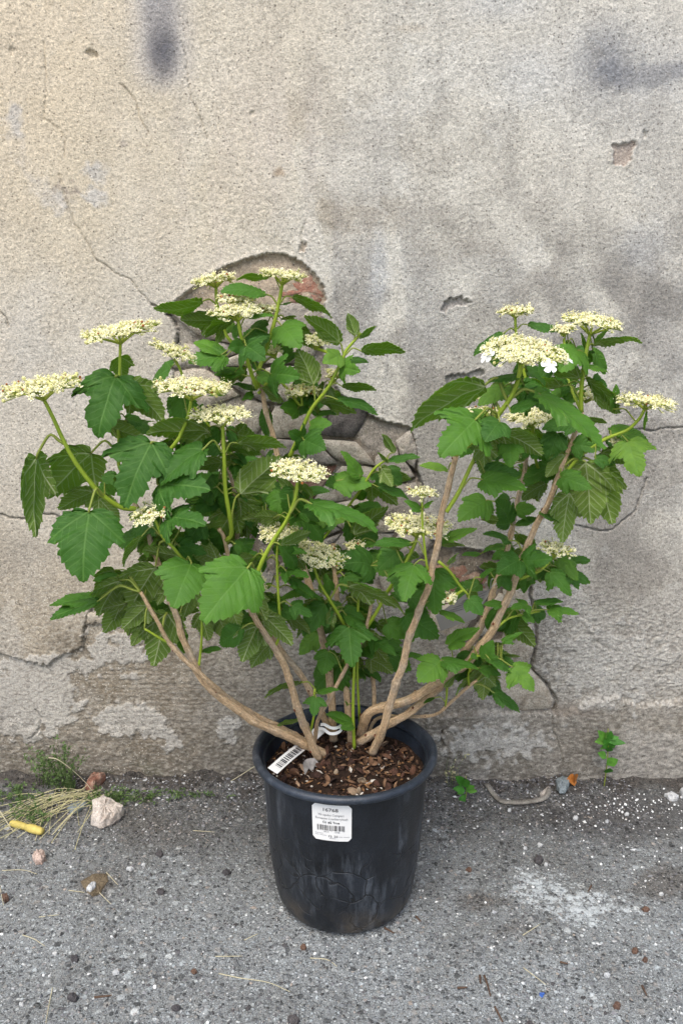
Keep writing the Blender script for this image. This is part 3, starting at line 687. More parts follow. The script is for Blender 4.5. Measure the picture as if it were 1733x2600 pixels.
lathe(mb, [(.1080, .2095), (.1110, .2108), (.1160, .2122), (.1210, .2134), (.1238, .2152), (.1250, .2180), (.1244, .2212), (.1222, .2234), (.1190, .2242), (.1160, .2234), (.1142, .2206), (.1122, .2140), (.1085, .194), (.1065, .182)], 96, 0, 5, .005)
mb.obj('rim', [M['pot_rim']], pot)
# label on the front
LW, LH, LPHI, LZ = .0485, .0510, -.150, .1818
def on_pot(u, v, off):       # metres from the label's centre, u to the right, v up
    z = LZ + v; r = pot_r(z) * 1.0 + off; ph = LPHI + u / pot_r(LZ)
    return np.stack([r * np.sin(ph), -r * np.cos(ph), z], -1)
mb = MB(); nu, nv = 25, 13
U, Vv = np.meshgrid(np.linspace(-LW / 2, LW / 2, nu), np.linspace(-LH / 2, LH / 2, nv))
rc = .004
for _ in range(1):                     # rounded corners
    ov = np.maximum(np.abs(Vv) - (LH / 2 - rc), 0); lim = LW / 2 - rc + np.sqrt(np.maximum(rc ** 2 - ov ** 2, 0)); U = U * (lim / (LW / 2))
f_ = on_pot(U.ravel(), Vv.ravel(), .0016); b_ = on_pot(U.ravel(), Vv.ravel(), -.002)
q = grid_quads(nv, nu); mb.add(np.vstack([f_, b_]), None, np.vstack([q, q[:, ::-1] + nu * nv]))
lab = mb.obj('label_sticker', [M['paper']], pot); lab['label'] = 'white printed plant label with barcode'
def text_polys(body, size, bold=False, align='CENTER'):
    cu = bpy.data.curves.new('t', 'FONT'); cu.body = body; cu.size = size; cu.align_x = align; cu.resolution_u = 3
    cu.offset = .045 * size * .35 if bold else .004 * size
    ob = bpy.data.objects.new('t', cu); scene.collection.objects.link(ob)
    me = bpy.data.meshes.new_from_object(ob); me.calc_loop_triangles()
    V = np.zeros(len(me.vertices) * 3); me.vertices.foreach_get('co', V)
    T = np.zeros(len(me.loop_triangles) * 3, np.int32); me.loop_triangles.foreach_get('vertices', T)
    bpy.data.objects.remove(ob); bpy.data.meshes.remove(me); bpy.data.curves.remove(cu)
    return V.reshape(-1, 3), T.reshape(-1, 3)
pr = MB()
def put_text(body, u, v, h, m=0, bold=False, fit=None):
    V, T = text_polys(body, 1.0, bold)
    w = V[:, 0].max() - V[:, 0].min(); s = h / .7; sx = s if fit is None else fit / w
    P = on_pot((V[:, 0] - (V[:, 0].max() + V[:, 0].min()) / 2) * sx + (u - .5) * LW, V[:, 1] * s + (.5 - v) * LH - h / 2, .0021)
    pr.add(P, T, None, m)
def put_bar(u0, u1, v0, v1, m=0):
    us = np.array([u0, u1, u1, u0]) - .5; vv = .5 - np.array([v1, v1, v0, v0]); pr.add(on_pot(us * LW, vv * LH, .0021), None, [[0, 1, 2, 3]], m)
put_text('16768', .48, .135, .0046, 0, False, .0182)
put_text('Vib opulus Compact', .485, .275, .0030, 1, False, .0320)
put_text('European Cranberrybush', .50, .375, .0030, 1, False, .0395)
put_text('Ct  #2 True', .49, .48, .0031, 0, True, .0205)
br = random.Random(3); u = .13
while u < .83:
    w = br.choice([.006, .008, .012, .017]); put_bar(u, u + w, .56, .71 + (.015 if u < .2 or .47 < u < .53 or u > .78 else 0), 1 if br.random() < .45 else 0); u += w + br.choice([.006, .009, .014, .02])
put_text('28535', .36, .745, .0020, 1); put_text('16768', .64, .745, .0020, 1)
for v_, spans in ((.80, [(.07, .16), (.18, .28)]), (.845, [(.07, .17), (.20, .36)]), (.865, [(.68, .78), (.80, .95)]), (.92, [(.44, .60)])):
    for a_, b_ in spans:
        t_ = a_
        while t_ < b_: put_bar(t_, t_ + .012, v_, v_ + .013, 1); t_ += .017
put_text('12. 22', .54, .865, .0029, 0, True, .0115)
pr.obj('print', [M['ink'], M['grey_ink']], lab)
# potting mulch
mul = MB(); n_r, n_a = 16, 48
rr = np.linspace(0, .1072, n_r); aa = np.arange(n_a) / n_a * 2 * math.pi
XX = rr[:, None] * np.cos(aa); YY = rr[:, None] * np.sin(aa)
ZZ = SOIL_Z - .004 + .006 * fbm(XX * 40 + 5, YY * 40, 7, 3) + .010 * np.exp(-(rr[:, None] / .05) ** 2)
def soil_z(x, y): return float(SOIL_Z - .004 + .006 * fbm(np.array([x * 40 + 5]), np.array([y * 40]), 7, 3)[0] + .010 * math.exp(-((x * x + y * y) / .0025)))
i = np.arange(n_r - 1)[:, None] * n_a; j = np.arange(n_a)[None, :]; j2 = (j + 1) % n_a
mul.add(np.stack([XX, YY, ZZ], -1).reshape(-1, 3), None, np.stack([i + j, i + n_a + j, i + n_a + j2, i + j2], -1).reshape(-1, 4))
for _ in range(1500):                   # crumbs and fibres
    a_ = br.random() * 6.283; r_ = .105 * math.sqrt(br.random()); x, y = r_ * math.cos(a_), r_ * math.sin(a_); s = br.uniform(.0010, .0032)
    sc = np.array([s * br.uniform(.6, 2.4), s, s * .6]); mul.add((OCT_V * sc) @ rotm(br.uniform(-.6, .6), br.uniform(-.6, .6), br.random() * 6).T + [x, y, soil_z(x, y) + .001], OCT_T, None, 1)
mulch = mul.obj('bark_mulch', [M['soil'], M['crumb']], None, (0, 0, 0), smooth=False); mulch.location = POT
tag(mulch, 'dark bark and nutshell mulch filling the black pot', 'mulch', None, 'stuff')
def shell_mesh(seed):
    r_ = np.random.default_rng(seed); n1, n2 = 4, 10; V = []; ang = r_.uniform(.7, 1.35); sq = r_.uniform(.55, .95)
    for i in range(n1 + 1):
        t = i / n1 * ang
        for j in range(n2):
            a = j / n2 * 6.2832; k = 1 + .14 * r_.normal() * (i / n1) ** 2
            V.append((math.sin(t) * math.cos(a) * k, math.sin(t) * math.sin(a) * sq * k, (math.cos(t) - .6) * .75))
    V = np.array(V); Q = []
    for i in range(n1):
        for j in range(n2): Q.append((i * n2 + j, i * n2 + (j + 1) % n2, (i + 1) * n2 + (j + 1) % n2, (i + 1) * n2 + j))
    Q = np.array(Q); N = len(V); W = V * .90 - [0, 0, .05]
    rim = [((n1) * n2 + j, n1 * n2 + (j + 1) % n2, N + n1 * n2 + (j + 1) % n2, N + n1 * n2 + j) for j in range(n2)]
    return raw_mesh('bark_chip', np.vstack([V, W]), None, np.vstack([Q, Q[:, ::-1] + N, rim]), [M['chip']], None, True)
shells = [shell_mesh(s) for s in range(7)]
for k in range(190):
    a_ = br.random() * 6.283; r_ = .101 * math.sqrt(br.random()); x, y = r_ * math.cos(a_), r_ * math.sin(a_)
    c = bpy.data.objects.new('bark_chip', shells[k % 7]); s = br.uniform(.0035, .0088) * (1 if br.random() < .85 else 1.3)
    c.scale = (s, s * br.uniform(.7, 1.1), s * br.uniform(.5, 1)); c.rotation_euler = (br.gauss(0, .8), br.gauss(0, .8), br.random() * 6.28)
    c.location = (x, y, soil_z(x, y) + .0025 + .002 * br.random()); link(c, mulch)

# ------------------------------------------------------------------ the shrub
BASE = np.array([POT[0] + .005, .955, POT[2] + SOIL_Z])
shrub = bpy.data.objects.new('flowering_shrub', None); shrub.location = BASE; link(shrub)
tag(shrub, 'leafy shrub with lobed green leaves and flat cream flower clusters growing in black pot', 'shrub')
ZO = {1: (0, 620, 2.6133), 2: (0, 1080, 2.6133), 3: (450, 620, 2.6133), 4: (450, 1080, 2.6133), 5: (950, 720, 2.0026), 6: (950, 1180, 2.6133), 7: (300, 1480, 2.6133), 8: (620, 1680, 2.9585), 9: (1080, 1380, 3.92)}
def zp(z, x, y): a, b, s = ZO[z]; return a + x / s, b + y / s
STEMS = []                                # sampled (px, py, Y) of everything a leaf can hang on
def ysoil(px, py): return at_z(px, py, POT[2] + SOIL_Z + .004)[1]
def stem(name, pts, r0, r1, woody=True, dense=None):
    """pts: (px, py, Y or None for the soil); radii in photo pixels"""
    pts = [(a, b, ysoil(a, b) if c is None else c) for a, b, c in pts]
    L = sum(math.hypot(p[0] - q[0], p[1] - q[1]) for p, q in zip(pts[:-1], pts[1:])); n = max(6, int(L / (7 if woody else 9)))
    S = crom(pts, n); P = np.array([at(*s) for s in S]); mp = np.array([m_per_px(p) for p in P])
    t = np.linspace(0, 1, n); rad = (r0 + (r1 - r0) * t) * mp * (.63 if woody else .70)
    mb = MB(); sd = len(STEMS) + 3
    if woody:
        d = np.cumsum(np.r_[0, np.linalg.norm(np.diff(P, axis=0), axis=1)])
        node = 0.018 + (sd % 5) * .006; bumps = []
        while node < d[-1]: bumps.append(node); node += .030 + .022 * ((sd * 7 + len(bumps) * 3) % 5) / 4
        for b in bumps: rad = rad * (1 + .20 * np.exp(-((d - b) / .0035) ** 2))
        P = P + .0012 * np.c_[noise(d * 28, d * 0 + sd, sd), noise(d * 28, d * 0 + sd, sd + 1), d * 0]
        tube(mb, P, rad, 12, 0, True, .10, sd)
        for b in bumps[::2]:
            i = int(np.argmin(np.abs(d - b))); s = rad[i] * .30; an = (b * 997) % 6.28
            T, N, B = frames(P); dirv = math.cos(an) * N[i] + math.sin(an) * B[i]
            mb.add(ICO_V * [s, s, s * 1.3] + P[i] + dirv * rad[i] * .95, ICO_T, None, 1)
    else:
        tube(mb, P, rad, 8, 0, True, .05, sd)
    STEMS.append((S, woody))
    return mb.obj(name, [M['bark'] if woody else M['shoot'], M['bud']], shrub, P[0], porg=BASE)
W = lambda pts, r0, r1: stem('woody_stem', pts, r0, r1)
G = lambda pts, r0, r1: stem('green_shoot', pts, r0, r1, False)
W([(824, 1916, None), (759, 1882, .958), (664, 1840, .93), (606, 1805, .915), (545, 1757, .90), (509, 1717, .895), (484, 1664, .893), (461, 1614, .893), (449, 1568, .895), (425, 1500, .90), (387, 1386, .90), (360, 1310, .90), (333, 1260, .90), (318, 1200, .90)], 19, 8)
W([(806, 1908, None), (742, 1864, .972), (650, 1818, .942), (590, 1780, .918), (540, 1740, .892), (505, 1708, .884), (430, 1633, .878), (403, 1583, .873), (373, 1530, .87), (357, 1503, .87)], 15, 7)
W([(809, 1928, None), (778, 1855, .945), (755, 1798, .93), (732, 1717, .912), (706, 1660, .90), (660, 1591, .882), (625, 1526, .868)], 17, 11)
W([(850, 1880, None), (794, 1767, .985), (752, 1698, .975), (706, 1640, .965), (675, 1591, .955), (625, 1510, .94), (584, 1432, .925), (569, 1363, .915), (557, 1344, .91)], 13, 8)
W([(846, 1880, None), (843, 1824, 1.01), (836, 1710, 1.03), (824, 1645, 1.035), (809, 1587, 1.04), (794, 1512, 1.045), (768, 1432, 1.05), (742, 1330, 1.06), (718, 1230, 1.065), (695, 1115, 1.07), (680, 1060, 1.07), (664, 987, 1.07), (655, 945, 1.065)], 16, 9)
W([(945, 1913, None), (972, 1849, .955), (988, 1792, .95), (1009, 1724, .94), (1023, 1685, .935), (1038, 1620, .928), (1061, 1555, .92), (1088, 1486, .912), (1103, 1417, .905), (1115, 1345, .90), (1126, 1283, .895), (1141, 1222, .89), (1155, 1157, .885)], 17, 11)
W([(915, 1868, None), (934, 1812, 1.0), (975, 1795, .995), (1042, 1775, .99), (1110, 1731, .99), (1150, 1704, .99), (1180, 1689, .985), (1214, 1647, .98), (1252, 1593, .98), (1287, 1521, .975), (1306, 1475, .975), (1329, 1410, .97), (1356, 1341, .965), (1390, 1280, .96), (1409, 1230, .96), (1428, 1178, .958), (1464, 1085, .955), (1474, 1045, .95)], 20, 9)
W([(910, 1886, None), (992, 1836, .985), (1042, 1806, 1.0), (1110, 1750, 1.015), (1150, 1700, 1.03), (1180, 1651, 1.035), (1218, 1597, 1.04), (1241, 1536, 1.045), (1256, 1486, 1.05), (1287, 1394, 1.055), (1302, 1325, 1.06), (1317, 1257, 1.065), (1329, 1199, 1.07), (1350, 1080, 1.07)], 17, 8)
W([(930, 1872, None), (958, 1824, 1.03), (1040, 1820, 1.02), (1103, 1815, 1.01), (1134, 1792, 1.0), (1180, 1750, .99), (1210, 1727, .985)], 7, 6)
W([(890, 1886, None), (887, 1849, 1.0), (880, 1768, 1.02), (877, 1714, 1.03), (872, 1640, 1.04), (860, 1560, 1.045), (850, 1460, 1.05), (845, 1380, 1.05)], 14, 8)
W([(795, 1905, None), (809, 1825, .965), (840, 1768, .965), (877, 1697, .97), (920, 1620, .97), (935, 1570, .97), (943, 1531, .97)], 8, 7)
W([(950, 1800, 1.03), (948, 1748, 1.04), (944, 1680, 1.05), (940, 1600, 1.055)], 9, 6)
W([(600, 1440, .99), (602, 1340, 1.0), (595, 1252, 1.0), (580, 1191, 1.0), (560, 1110, 1.0)], 9, 7)
W([(1256, 1486, 1.05), (1300, 1440, 1.08), (1340, 1380, 1.09)], 6, 4)
# green shoots
G([(625, 1526, .868), (630, 1501, .865), (649, 1466, .86), (668, 1420, .856), (695, 1371, .852), (725, 1325, .848), (748, 1271, .845), (756, 1218, .845)], 9, 6.5)
G([(575, 1372, .915), (588, 1356, .91), (584, 1317, .90), (572, 1241, .895), (569, 1157, .89), (565, 1080, .89)], 9, 6.5)
G([(352, 1292, .90), (306, 1287, .893), (264, 1260, .885), (237, 1233, .88), (191, 1172, .87), (161, 1117, .865), (135, 1060, .86), (111, 1012, .86)], 10, 6.5)
G([(325, 1230, .90), (302, 1180, .905), (304, 1141, .905), (302, 1114, .905), (300, 1041, .90), (304, 949, .90), (306, 868, .90)], 7, 5.5)
G([(333, 1262, .90), (400, 1180, .90), (448, 1122, .895), (460, 1100, .895), (478, 1056, .89), (486, 1012, .89)], 8, 6.5)
G([(560, 1115, 1.0), (520, 1070, .985), (480, 1010, .98), (461, 947, .98), (438, 901, .98)], 6, 5)
G([(655, 960, 1.065), (653, 985, 1.06), (641, 957, 1.05), (626, 907, 1.04), (611, 850, 1.03), (603, 807, 1.03)], 8, 6)
G([(655, 945, 1.065), (670, 900, 1.07), (687, 850, 1.07), (701, 800, 1.07), (712, 746, 1.07), (716, 720, 1.07)], 8, 6)
G([(655, 945, 1.065), (630, 900, 1.08), (580, 860, 1.085), (566, 820, 1.085), (551, 773, 1.085), (548, 727, 1.085)], 7, 5.5)
G([(735, 1160, 1.06), (762, 1100, 1.055), (790, 1040, 1.05), (835, 980, 1.045), (872, 905, 1.045), (878, 890, 1.045), (905, 858, 1.045), (915, 845, 1.045)], 8, 5)
G([(1155, 1157, .885), (1175, 1140, .88), (1210, 1110, .87), (1250, 1070, .862), (1295, 1010, .855), (1315, 960, .85), (1322, 915, .85)], 10, 8)
G([(1132, 1300, .895), (1140, 1288, .895), (1164, 1249, .895), (1187, 1199, .90), (1220, 1130, .905), (1245, 1090, .91)], 8, 6)
G([(1474, 1045, .95), (1474, 1000, .945), (1479, 945, .94), (1487, 895, .94), (1497, 845, .94)], 9, 6.5)
G([(1410, 1232, .96), (1470, 1160, .95), (1530, 1118, .94), (1559, 1105, .935), (1594, 1090, .93), (1624, 1060, .925), (1637, 1032, .925)], 7, 5.5)
G([(1372, 1240, 1.05), (1380, 1225, 1.04), (1362, 1180, 1.02), (1352, 1130, 1.01), (1352, 1075, 1.0)], 7, 5)
G([(1088, 1450, .91), (1082, 1429, .905), (1072, 1333, .90), (1071, 1258, .90)], 5, 4)
G([(880, 1665, 1.03), (905, 1630, .99), (950, 1563, .965), (988, 1494, .95), (1027, 1433, .94), (1053, 1379, .935), (1057, 1358, .935)], 7, 6)
G([(876, 1690, 1.03), (885, 1615, .99), (867, 1574, .97), (837, 1524, .955), (814, 1486, .95), (800, 1450, .948), (796, 1428, .948)], 7, 5)
G([(696, 1645, .899), (708, 1618, .892), (710, 1577, .888), (706, 1500, .885), (703, 1417, .885), (706, 1360, .885)], 6, 4)
G([(899, 1900, None), (896, 1808, .985), (899, 1690, .985), (905, 1600, .985), (911, 1505, .985)], 6, 5)
G([(914, 1850, None), (911, 1802, 1.01), (907, 1700, 1.01), (915, 1600, 1.01)], 5, 4)
G([(784, 1872, .955), (797, 1815, .948), (797, 1775, .945), (799, 1748, .945)], 5, 4)
G([(1112, 1425, .905), (1140, 1450, .91), (1165, 1485, .92), (1189, 1512, .925)], 6, 4)
G([(430, 1633, .878), (405, 1620, .872), (380, 1604, .868), (367, 1597, .866)], 5, 4)
G([(486, 1440, .885), (459, 1413, .87), (440, 1390, .866), (413, 1363, .862), (398, 1329, .86), (387, 1310, .86)], 6, 5)
G([(505, 1690, .893), (508, 1665, .90), (512, 1620, .90), (513, 1570, .90)], 5, 4)
G([(1265, 1590, .978), (1290, 1570, .98), (1330, 1560, .985), (1370, 1552, .99)], 5, 3.5)
G([(1317, 1471, .975), (1371, 1448, .975), (1405, 1412, .975)], 6, 4.5)
G([(1180, 1700, .985), (1195, 1672, .97), (1235, 1665, .955), (1290, 1690, .95)], 5, 4)
G([(1190, 1742, .988), (1188, 1715, .98), (1195, 1690, .975)], 5, 4)
G([(655, 1000, 1.068), (700, 960, 1.075), (762, 1030, 1.08), (764, 1003, 1.08)], 6, 4.5)
G([(1130, 1793, 1.0), (1133, 1770, .998), (1135, 1745, .995)], 4, 3)
G([(1350, 1080, 1.07), (1340, 1000, 1.065), (1320, 900, 1.06), (1309, 845, 1.06), (1307, 802, 1.06)], 7, 5)
G([(1474, 1045, .95), (1440, 960, 1.0), (1430, 860, 1.03)], 6, 4.5)
G([(770, 1430, 1.05), (850, 1330, 1.04), (910, 1250, 1.03), (950, 1190, 1.02), (985, 1165, 1.02)], 6, 4)
G([(850, 1460, 1.05), (900, 1420, 1.05), (900, 1390, 1.05)], 5, 3.5)
G([(600, 1300, 1.0), (660, 1310, 1.01), (706, 1360, 1.01)], 5, 4)
ALLS = np.vstack([s for s, w in STEMS])
def nearest(px, py):
    d = np.hypot(ALLS[:, 0] - px, ALLS[:, 1] - py); i = int(np.argmin(np.where(d < d.min() + 13, ALLS[:, 2] + d * .0008, 9)))   # of stems that cross here, the front one
    return ALLS[i], float(d[i])

# ---- flat clusters
def vunit(v): v = np.asarray(v, float); return v / (np.linalg.norm(v) + 1e-12)
FL = [  # cx, cy, width, base x, base y, Y, density, age (0 fresh white .. 1 yellow/brown)
    (101, 970, 199, 111, 1012, .86, 1, .7), (296, 832, 195, 306, 868, .90, 1, .7), (433, 884, 118, 438, 903, .98, .9, .3), (491, 972, 195, 486, 1012, .89, 1, .5),
    (567, 1042, 148, 565, 1078, .89, 1, .1), (544, 704, 112, 548, 727, 1.085, 1, .3), (719, 692, 116, 716, 720, 1.07, 1, .2), (600, 783, 132, 603, 812, 1.03, 1, .1),
    (598, 754, 100, 598, 775, 1.06, .9, .7), (678, 780, 70, 676, 798, 1.08, .9, .6), (822, 856, 64, 800, 884, 1.07, .8, .4), (760, 985, 92, 764, 1005, 1.08, .8, .9), (850, 945, 48, 846, 968, 1.07, .8, .3),
    (700, 884, 36, 698, 905, 1.08, .8, .6), (766, 1183, 143, 756, 1218, .845, 1, .2), (706, 1344, 102, 706, 1362, .90, .9, .1), (812, 1392, 145, 796, 1430, .948, 1, .2), (790, 1324, 46, 790, 1345, 1.05, .8, .3),
    (668, 1458, 66, 640, 1480, .90, .8, .4), (900, 1382, 52, 900, 1396, 1.05, .8, .8), (1072, 1243, 80, 1071, 1260, .90, .7, .6), (1063, 1322, 170, 1057, 1360, .935, 1, .3), (1134, 1508, 42, 1142, 1530, .93, .6, .5),
    (1420, 1384, 92, 1405, 1412, .975, .8, .6), (1470, 1306, 46, 1468, 1290, .975, .8, .5), (1307, 784, 92, 1307, 803, 1.06, 1, .5), (1328, 878, 210, 1322, 920, .85, 1.3, .05), (1507, 808, 152, 1497, 846, .94, 1, .3),
    (1428, 828, 60, 1430, 850, 1.03, .9, .3), (1643, 1012, 144, 1637, 1036, .925, 1, .1), (1352, 1050, 136, 1352, 1078, 1.0, 1, .1), (1220, 1043, 92, 1222, 1062, 1.0, 1, .2), (1226, 1000, 70, 1228, 1018, 1.02, .8, .7),
    (1490, 996, 88, 1486, 1018, 1.0, .9, .6), (380, 1290, 108, 387, 1312, .86, .55, .4), (1566, 1115, 34, 1566, 1128, .95, .8, .1)]
def petal_star(r, rr):
    V = [(0, 0, -.25 * r)]
    for k in range(5):
        a = k * 1.2566 + rr.normal() * .12
        for da, q in ((-.38, .78), (0.0, 1.0), (.38, .78)):
            V.append((math.cos(a + da) * r * q, math.sin(a + da) * r * q, r * (.12 - .25 * abs(da) / .38 + rr.normal() * .06)))
    T = [(0, 1 + 3 * k + i, 2 + 3 * k + i) for k in range(5) for i in (0, 1)]
    return np.array(V), np.array(T)
def flower(cx, cy, w, bx, by, Y, dens, age, seed):
    rr = np.random.default_rng(seed)
    B = at(bx, by, Y); mp = m_per_px(B); Rr = w / 2 * mp
    hgt = max((by - cy) * mp * .92, .30 * Rr)
    tilt = np.clip((cx - bx) / max(by - cy, 12), -.6, .6) * .45
    ax = vunit([tilt + rr.normal() * .05, -.10 + rr.normal() * .06, 1.0])
    if (cx, cy) == (433, 884): ax = vunit([.38, -.05, 1.0])
    if (cx, cy) == (668, 1458): ax = vunit([.95, -.45, .35])
    if (cx, cy) == (380, 1290): ax = vunit([-.30, -.45, 1.0])
    if cx == 1328: ax = vunit([.05, -.30, 1.0])
    if (cx, cy) == (1470, 1306): ax = vunit([.1, -.3, -1.0])
    e1 = vunit(np.cross(ax, [0, 1, 0])); e2 = np.cross(ax, e1)
    def pt(r, a, h): return B + (e1 * math.cos(a) + e2 * math.sin(a)) * r + ax * h
    st = MB(); fl = MB()
    near, dn = nearest(bx, by)
    if dn > 26 and dn < 170:                                       # stalk down to the nearest stem
        A = at(*near); m_ = (A + B) / 2 + np.array([0, 0, .10 * np.linalg.norm(A - B)])
        tube(st, crom([A, m_ * .6 + B * .2 + A * .2, B], 10), np.linspace(.0020, .0024, 10), 6, 1)
    nray = 7; nodes = []
    if w < 60: nray = 5
    for k in range(nray):
        a = k / nray * 6.283 + rr.normal() * .12; r = Rr * (.50 + .08 * rr.normal()); h = hgt * .62
        Nd = pt(r, a, h); nodes.append((Nd, a))
        tube(st, crom([B - ax * .002, pt(r * .5, a, h * .42), Nd], 5), np.linspace(.0017, .0010, 5), 5, 0, False)
    nodes.append((pt(0, 0, hgt * .6), 0)); tube(st, [B, nodes[-1][0]], .0014, 5, 0, False)
    n = int(370 * dens * (Rr / .052) ** 1.6) + 18
    lobes = rr.random(3) * 6.28
    for k in range(n):
        f = math.sqrt((k + .5) / n); a = k * 2.39996 + rr.normal() * .2
        edge = 1 + .07 * math.sin(3 * a + lobes[0]) + .05 * math.sin(5 * a + lobes[1])
        r = Rr * f * edge * (1 + rr.normal() * .03)
        h = hgt * (1.20 - .30 * f * f) + rr.normal() * .0024 - .001
        if rr.random() < .34: h -= .005 * rr.random()
        p = pt(r, a, h)
        nd = min(nodes, key=lambda q: np.sum((q[0] - p) ** 2))[0]
        if k % 2 == 0 or f > .75: tube(st, [nd, p - ax * .001], .0006, 3, 0, False)
        u = rr.random(); out = vunit(ax + .55 * f * (e1 * math.cos(a) + e2 * math.sin(a)) + rr.normal(size=3) * .22)
        q1 = vunit(np.cross(out, [0, 1, .1])); q2 = np.cross(out, q1); Mx = np.stack([q1, q2, out], 1)
        if u < .86 - .30 * age:
            V, T = petal_star(rr.uniform(.0029, .0042), rr); fl.add(V @ Mx.T + p, T, None, 0)
            for s_ in range(2): fl.add(OCT_V * .0006 + p + out * .0022 + rr.normal(size=3) * .0015, OCT_T, None, 0)
            fl.add(OCT_V * .0012 + p - out * .0004, OCT_T, None, 1)
        elif u < .985 - .07 * age:
            s = rr.uniform(.0015, .0026); fl.add((ICO_V * [s, s, s * 1.15]) @ Mx.T + p, ICO_T, None, 0 if rr.random() < .45 else 1)
        else:
            s = rr.uniform(.0012, .0020); fl.add(ICO_V * s + p, ICO_T, None, 2)
    o = st.obj('flower_cluster', [M['stalk'], M['shoot']], shrub, B, porg=BASE)
    c = fl.obj('florets', [M['cream'], M['bud_green'], M['bud_brown']], o, B, porg=B, smooth=False); c['kind'] = 'stuff'
    return o, B, pt, Rr, hgt
def ray_floret(par, B, p, out, r):
    mb = MB(); q1 = vunit(np.cross(out, [0, 1, .1])); q2 = np.cross(out, q1); Mx = np.stack([q1, q2, out], 1)
    V = [(0, 0, -.001)]; T = []
    for k in range(5):
        a = k * 1.2566; b0 = len(V)
        for da, q in ((-.60, .55), (-.42, .92), (-.1, 1.0), (.2, .97), (.46, .86), (.60, .5)): V.append((math.cos(a + da) * r * q, math.sin(a + da) * r * q, .0012 * math.sin(q * 3 + k)))
        T += [(0, b0 + i, b0 + i + 1) for i in range(5)]
    V = np.array(V); mb.add(V @ Mx.T + p, T); mb.add((V - [0, 0, .0003]) @ Mx.T + p, np.array(T)[:, ::-1]); mb.add(OCT_V * .0012 + p, OCT_T)
    mb.obj('white_floret', [M['white_petal']], par, B, porg=B)
for k, f in enumerate(FL):
    o, B, pt, Rr, hgt = flower(*f, 900 + k)
    if f[0] == 1328:
        for a_, ov in ((2.85, (.45, -.25, .9)), (2.0, (.1, -.75, .6)), (.45, (-.8, -.4, .6))):
            ray_floret(o, B, pt(Rr * 1.03, a_, hgt * .70), vunit(ov), .0092)

# ---- leaves
def leaf_outline(kind, seed):
    r_ = np.random.default_rng(seed)
    if kind == 'deep':   c = [(.025, 0), (.13, -.05), (.27, -.01), (.39, .09), (.49, .22), (.57, .38), (.46, .40), (.34, .41), (.235, .45), (.225, .55), (.235, .66), (.19, .77), (.10, .89), (0, 1.0)]
    elif kind == 'mid':  c = [(.025, 0), (.12, -.045), (.25, -.01), (.37, .10), (.45, .26), (.49, .43), (.42, .46), (.35, .49), (.31, .54), (.30, .62), (.26, .71), (.19, .82), (.09, .92), (0, 1.0)]
    else:                c = [(.025, 0), (.10, -.02), (.20, .04), (.29, .15), (.36, .30), (.385, .43), (.36, .50), (.33, .56), (.30, .63), (.25, .71), (.19, .80), (.12, .89), (.05, .96), (0, 1.0)]
    c = np.array(c); c[1:-1] += r_.normal(size=(len(c) - 2, 2)) * .012
    n = 44; P = crom(c, n); P[:, 0] = np.maximum(P[:, 0], 0); P[0, 0] = .018; P[-1] = (0, 1.0)
    T = np.gradient(P, axis=0); T /= np.linalg.norm(T, axis=1)[:, None]; N = np.c_[T[:, 1], -T[:, 0]]
    idx = np.arange(n); amp = np.where((idx > 5) & (idx < n - 2), 1.0, 0.0)
    tooth = np.where(idx % 3 == 2, .026, np.where(idx % 3 == 0, -.014, .0)) * amp * (.35 + 1.2 * r_.random(n))
    P = P + N * tooth[:, None] + T * (np.where(idx % 3 == 2, .014, 0) * amp)[:, None]
    P[:, 0] = np.maximum(P[:, 0], .0); P[-1] = (0, 1)
    return P
def leaf_flat(kind, seed, K=4):
    halves = []
    for side in (1, -1):
        P = leaf_outline(kind, seed * 2 + (side > 0)); m = np.clip(P[:, 1] - .62 * P[:, 0], 0, 1); m = np.maximum.accumulate(m); m[-1] = 1
        m = np.convolve(np.r_[[m[0]] * 2, m, [m[-1]] * 2], np.ones(5) / 5, 'valid'); m = np.maximum(m, 0); m[0] = 0; m[-1] = 1
        Mx = np.c_[np.zeros(len(P)), m]; t = (np.arange(K + 1) / K)[:, None, None]
        G_ = Mx[None] * (1 - t) + P[None] * t; G_[..., 0] *= side; halves.append(G_)
    V = np.vstack([h.reshape(-1, 2) for h in halves]); n = halves[0].shape[1]; Q = []
    for s, off in ((0, 0), (1, (K + 1) * n)):
        i = off + np.arange(K)[:, None] * n + np.arange(n - 1)[None]; q = np.stack([i, i + n, i + n + 1, i + 1], -1).reshape(-1, 4)
        Q.append(q if s == 0 else q[:, ::-1])
    return V, np.vstack(Q)
FLATS = {k: [leaf_flat(k, s + 10 * i) for s in range(5)] for i, k in enumerate(('deep', 'mid', 'oval'))}
COARSE = {k: [leaf_flat(k, s + 10 * i, 2) for s in range(5)] for i, k in enumerate(('deep', 'mid', 'oval'))}
C48, S48 = math.cos(R(48)), math.sin(R(48))
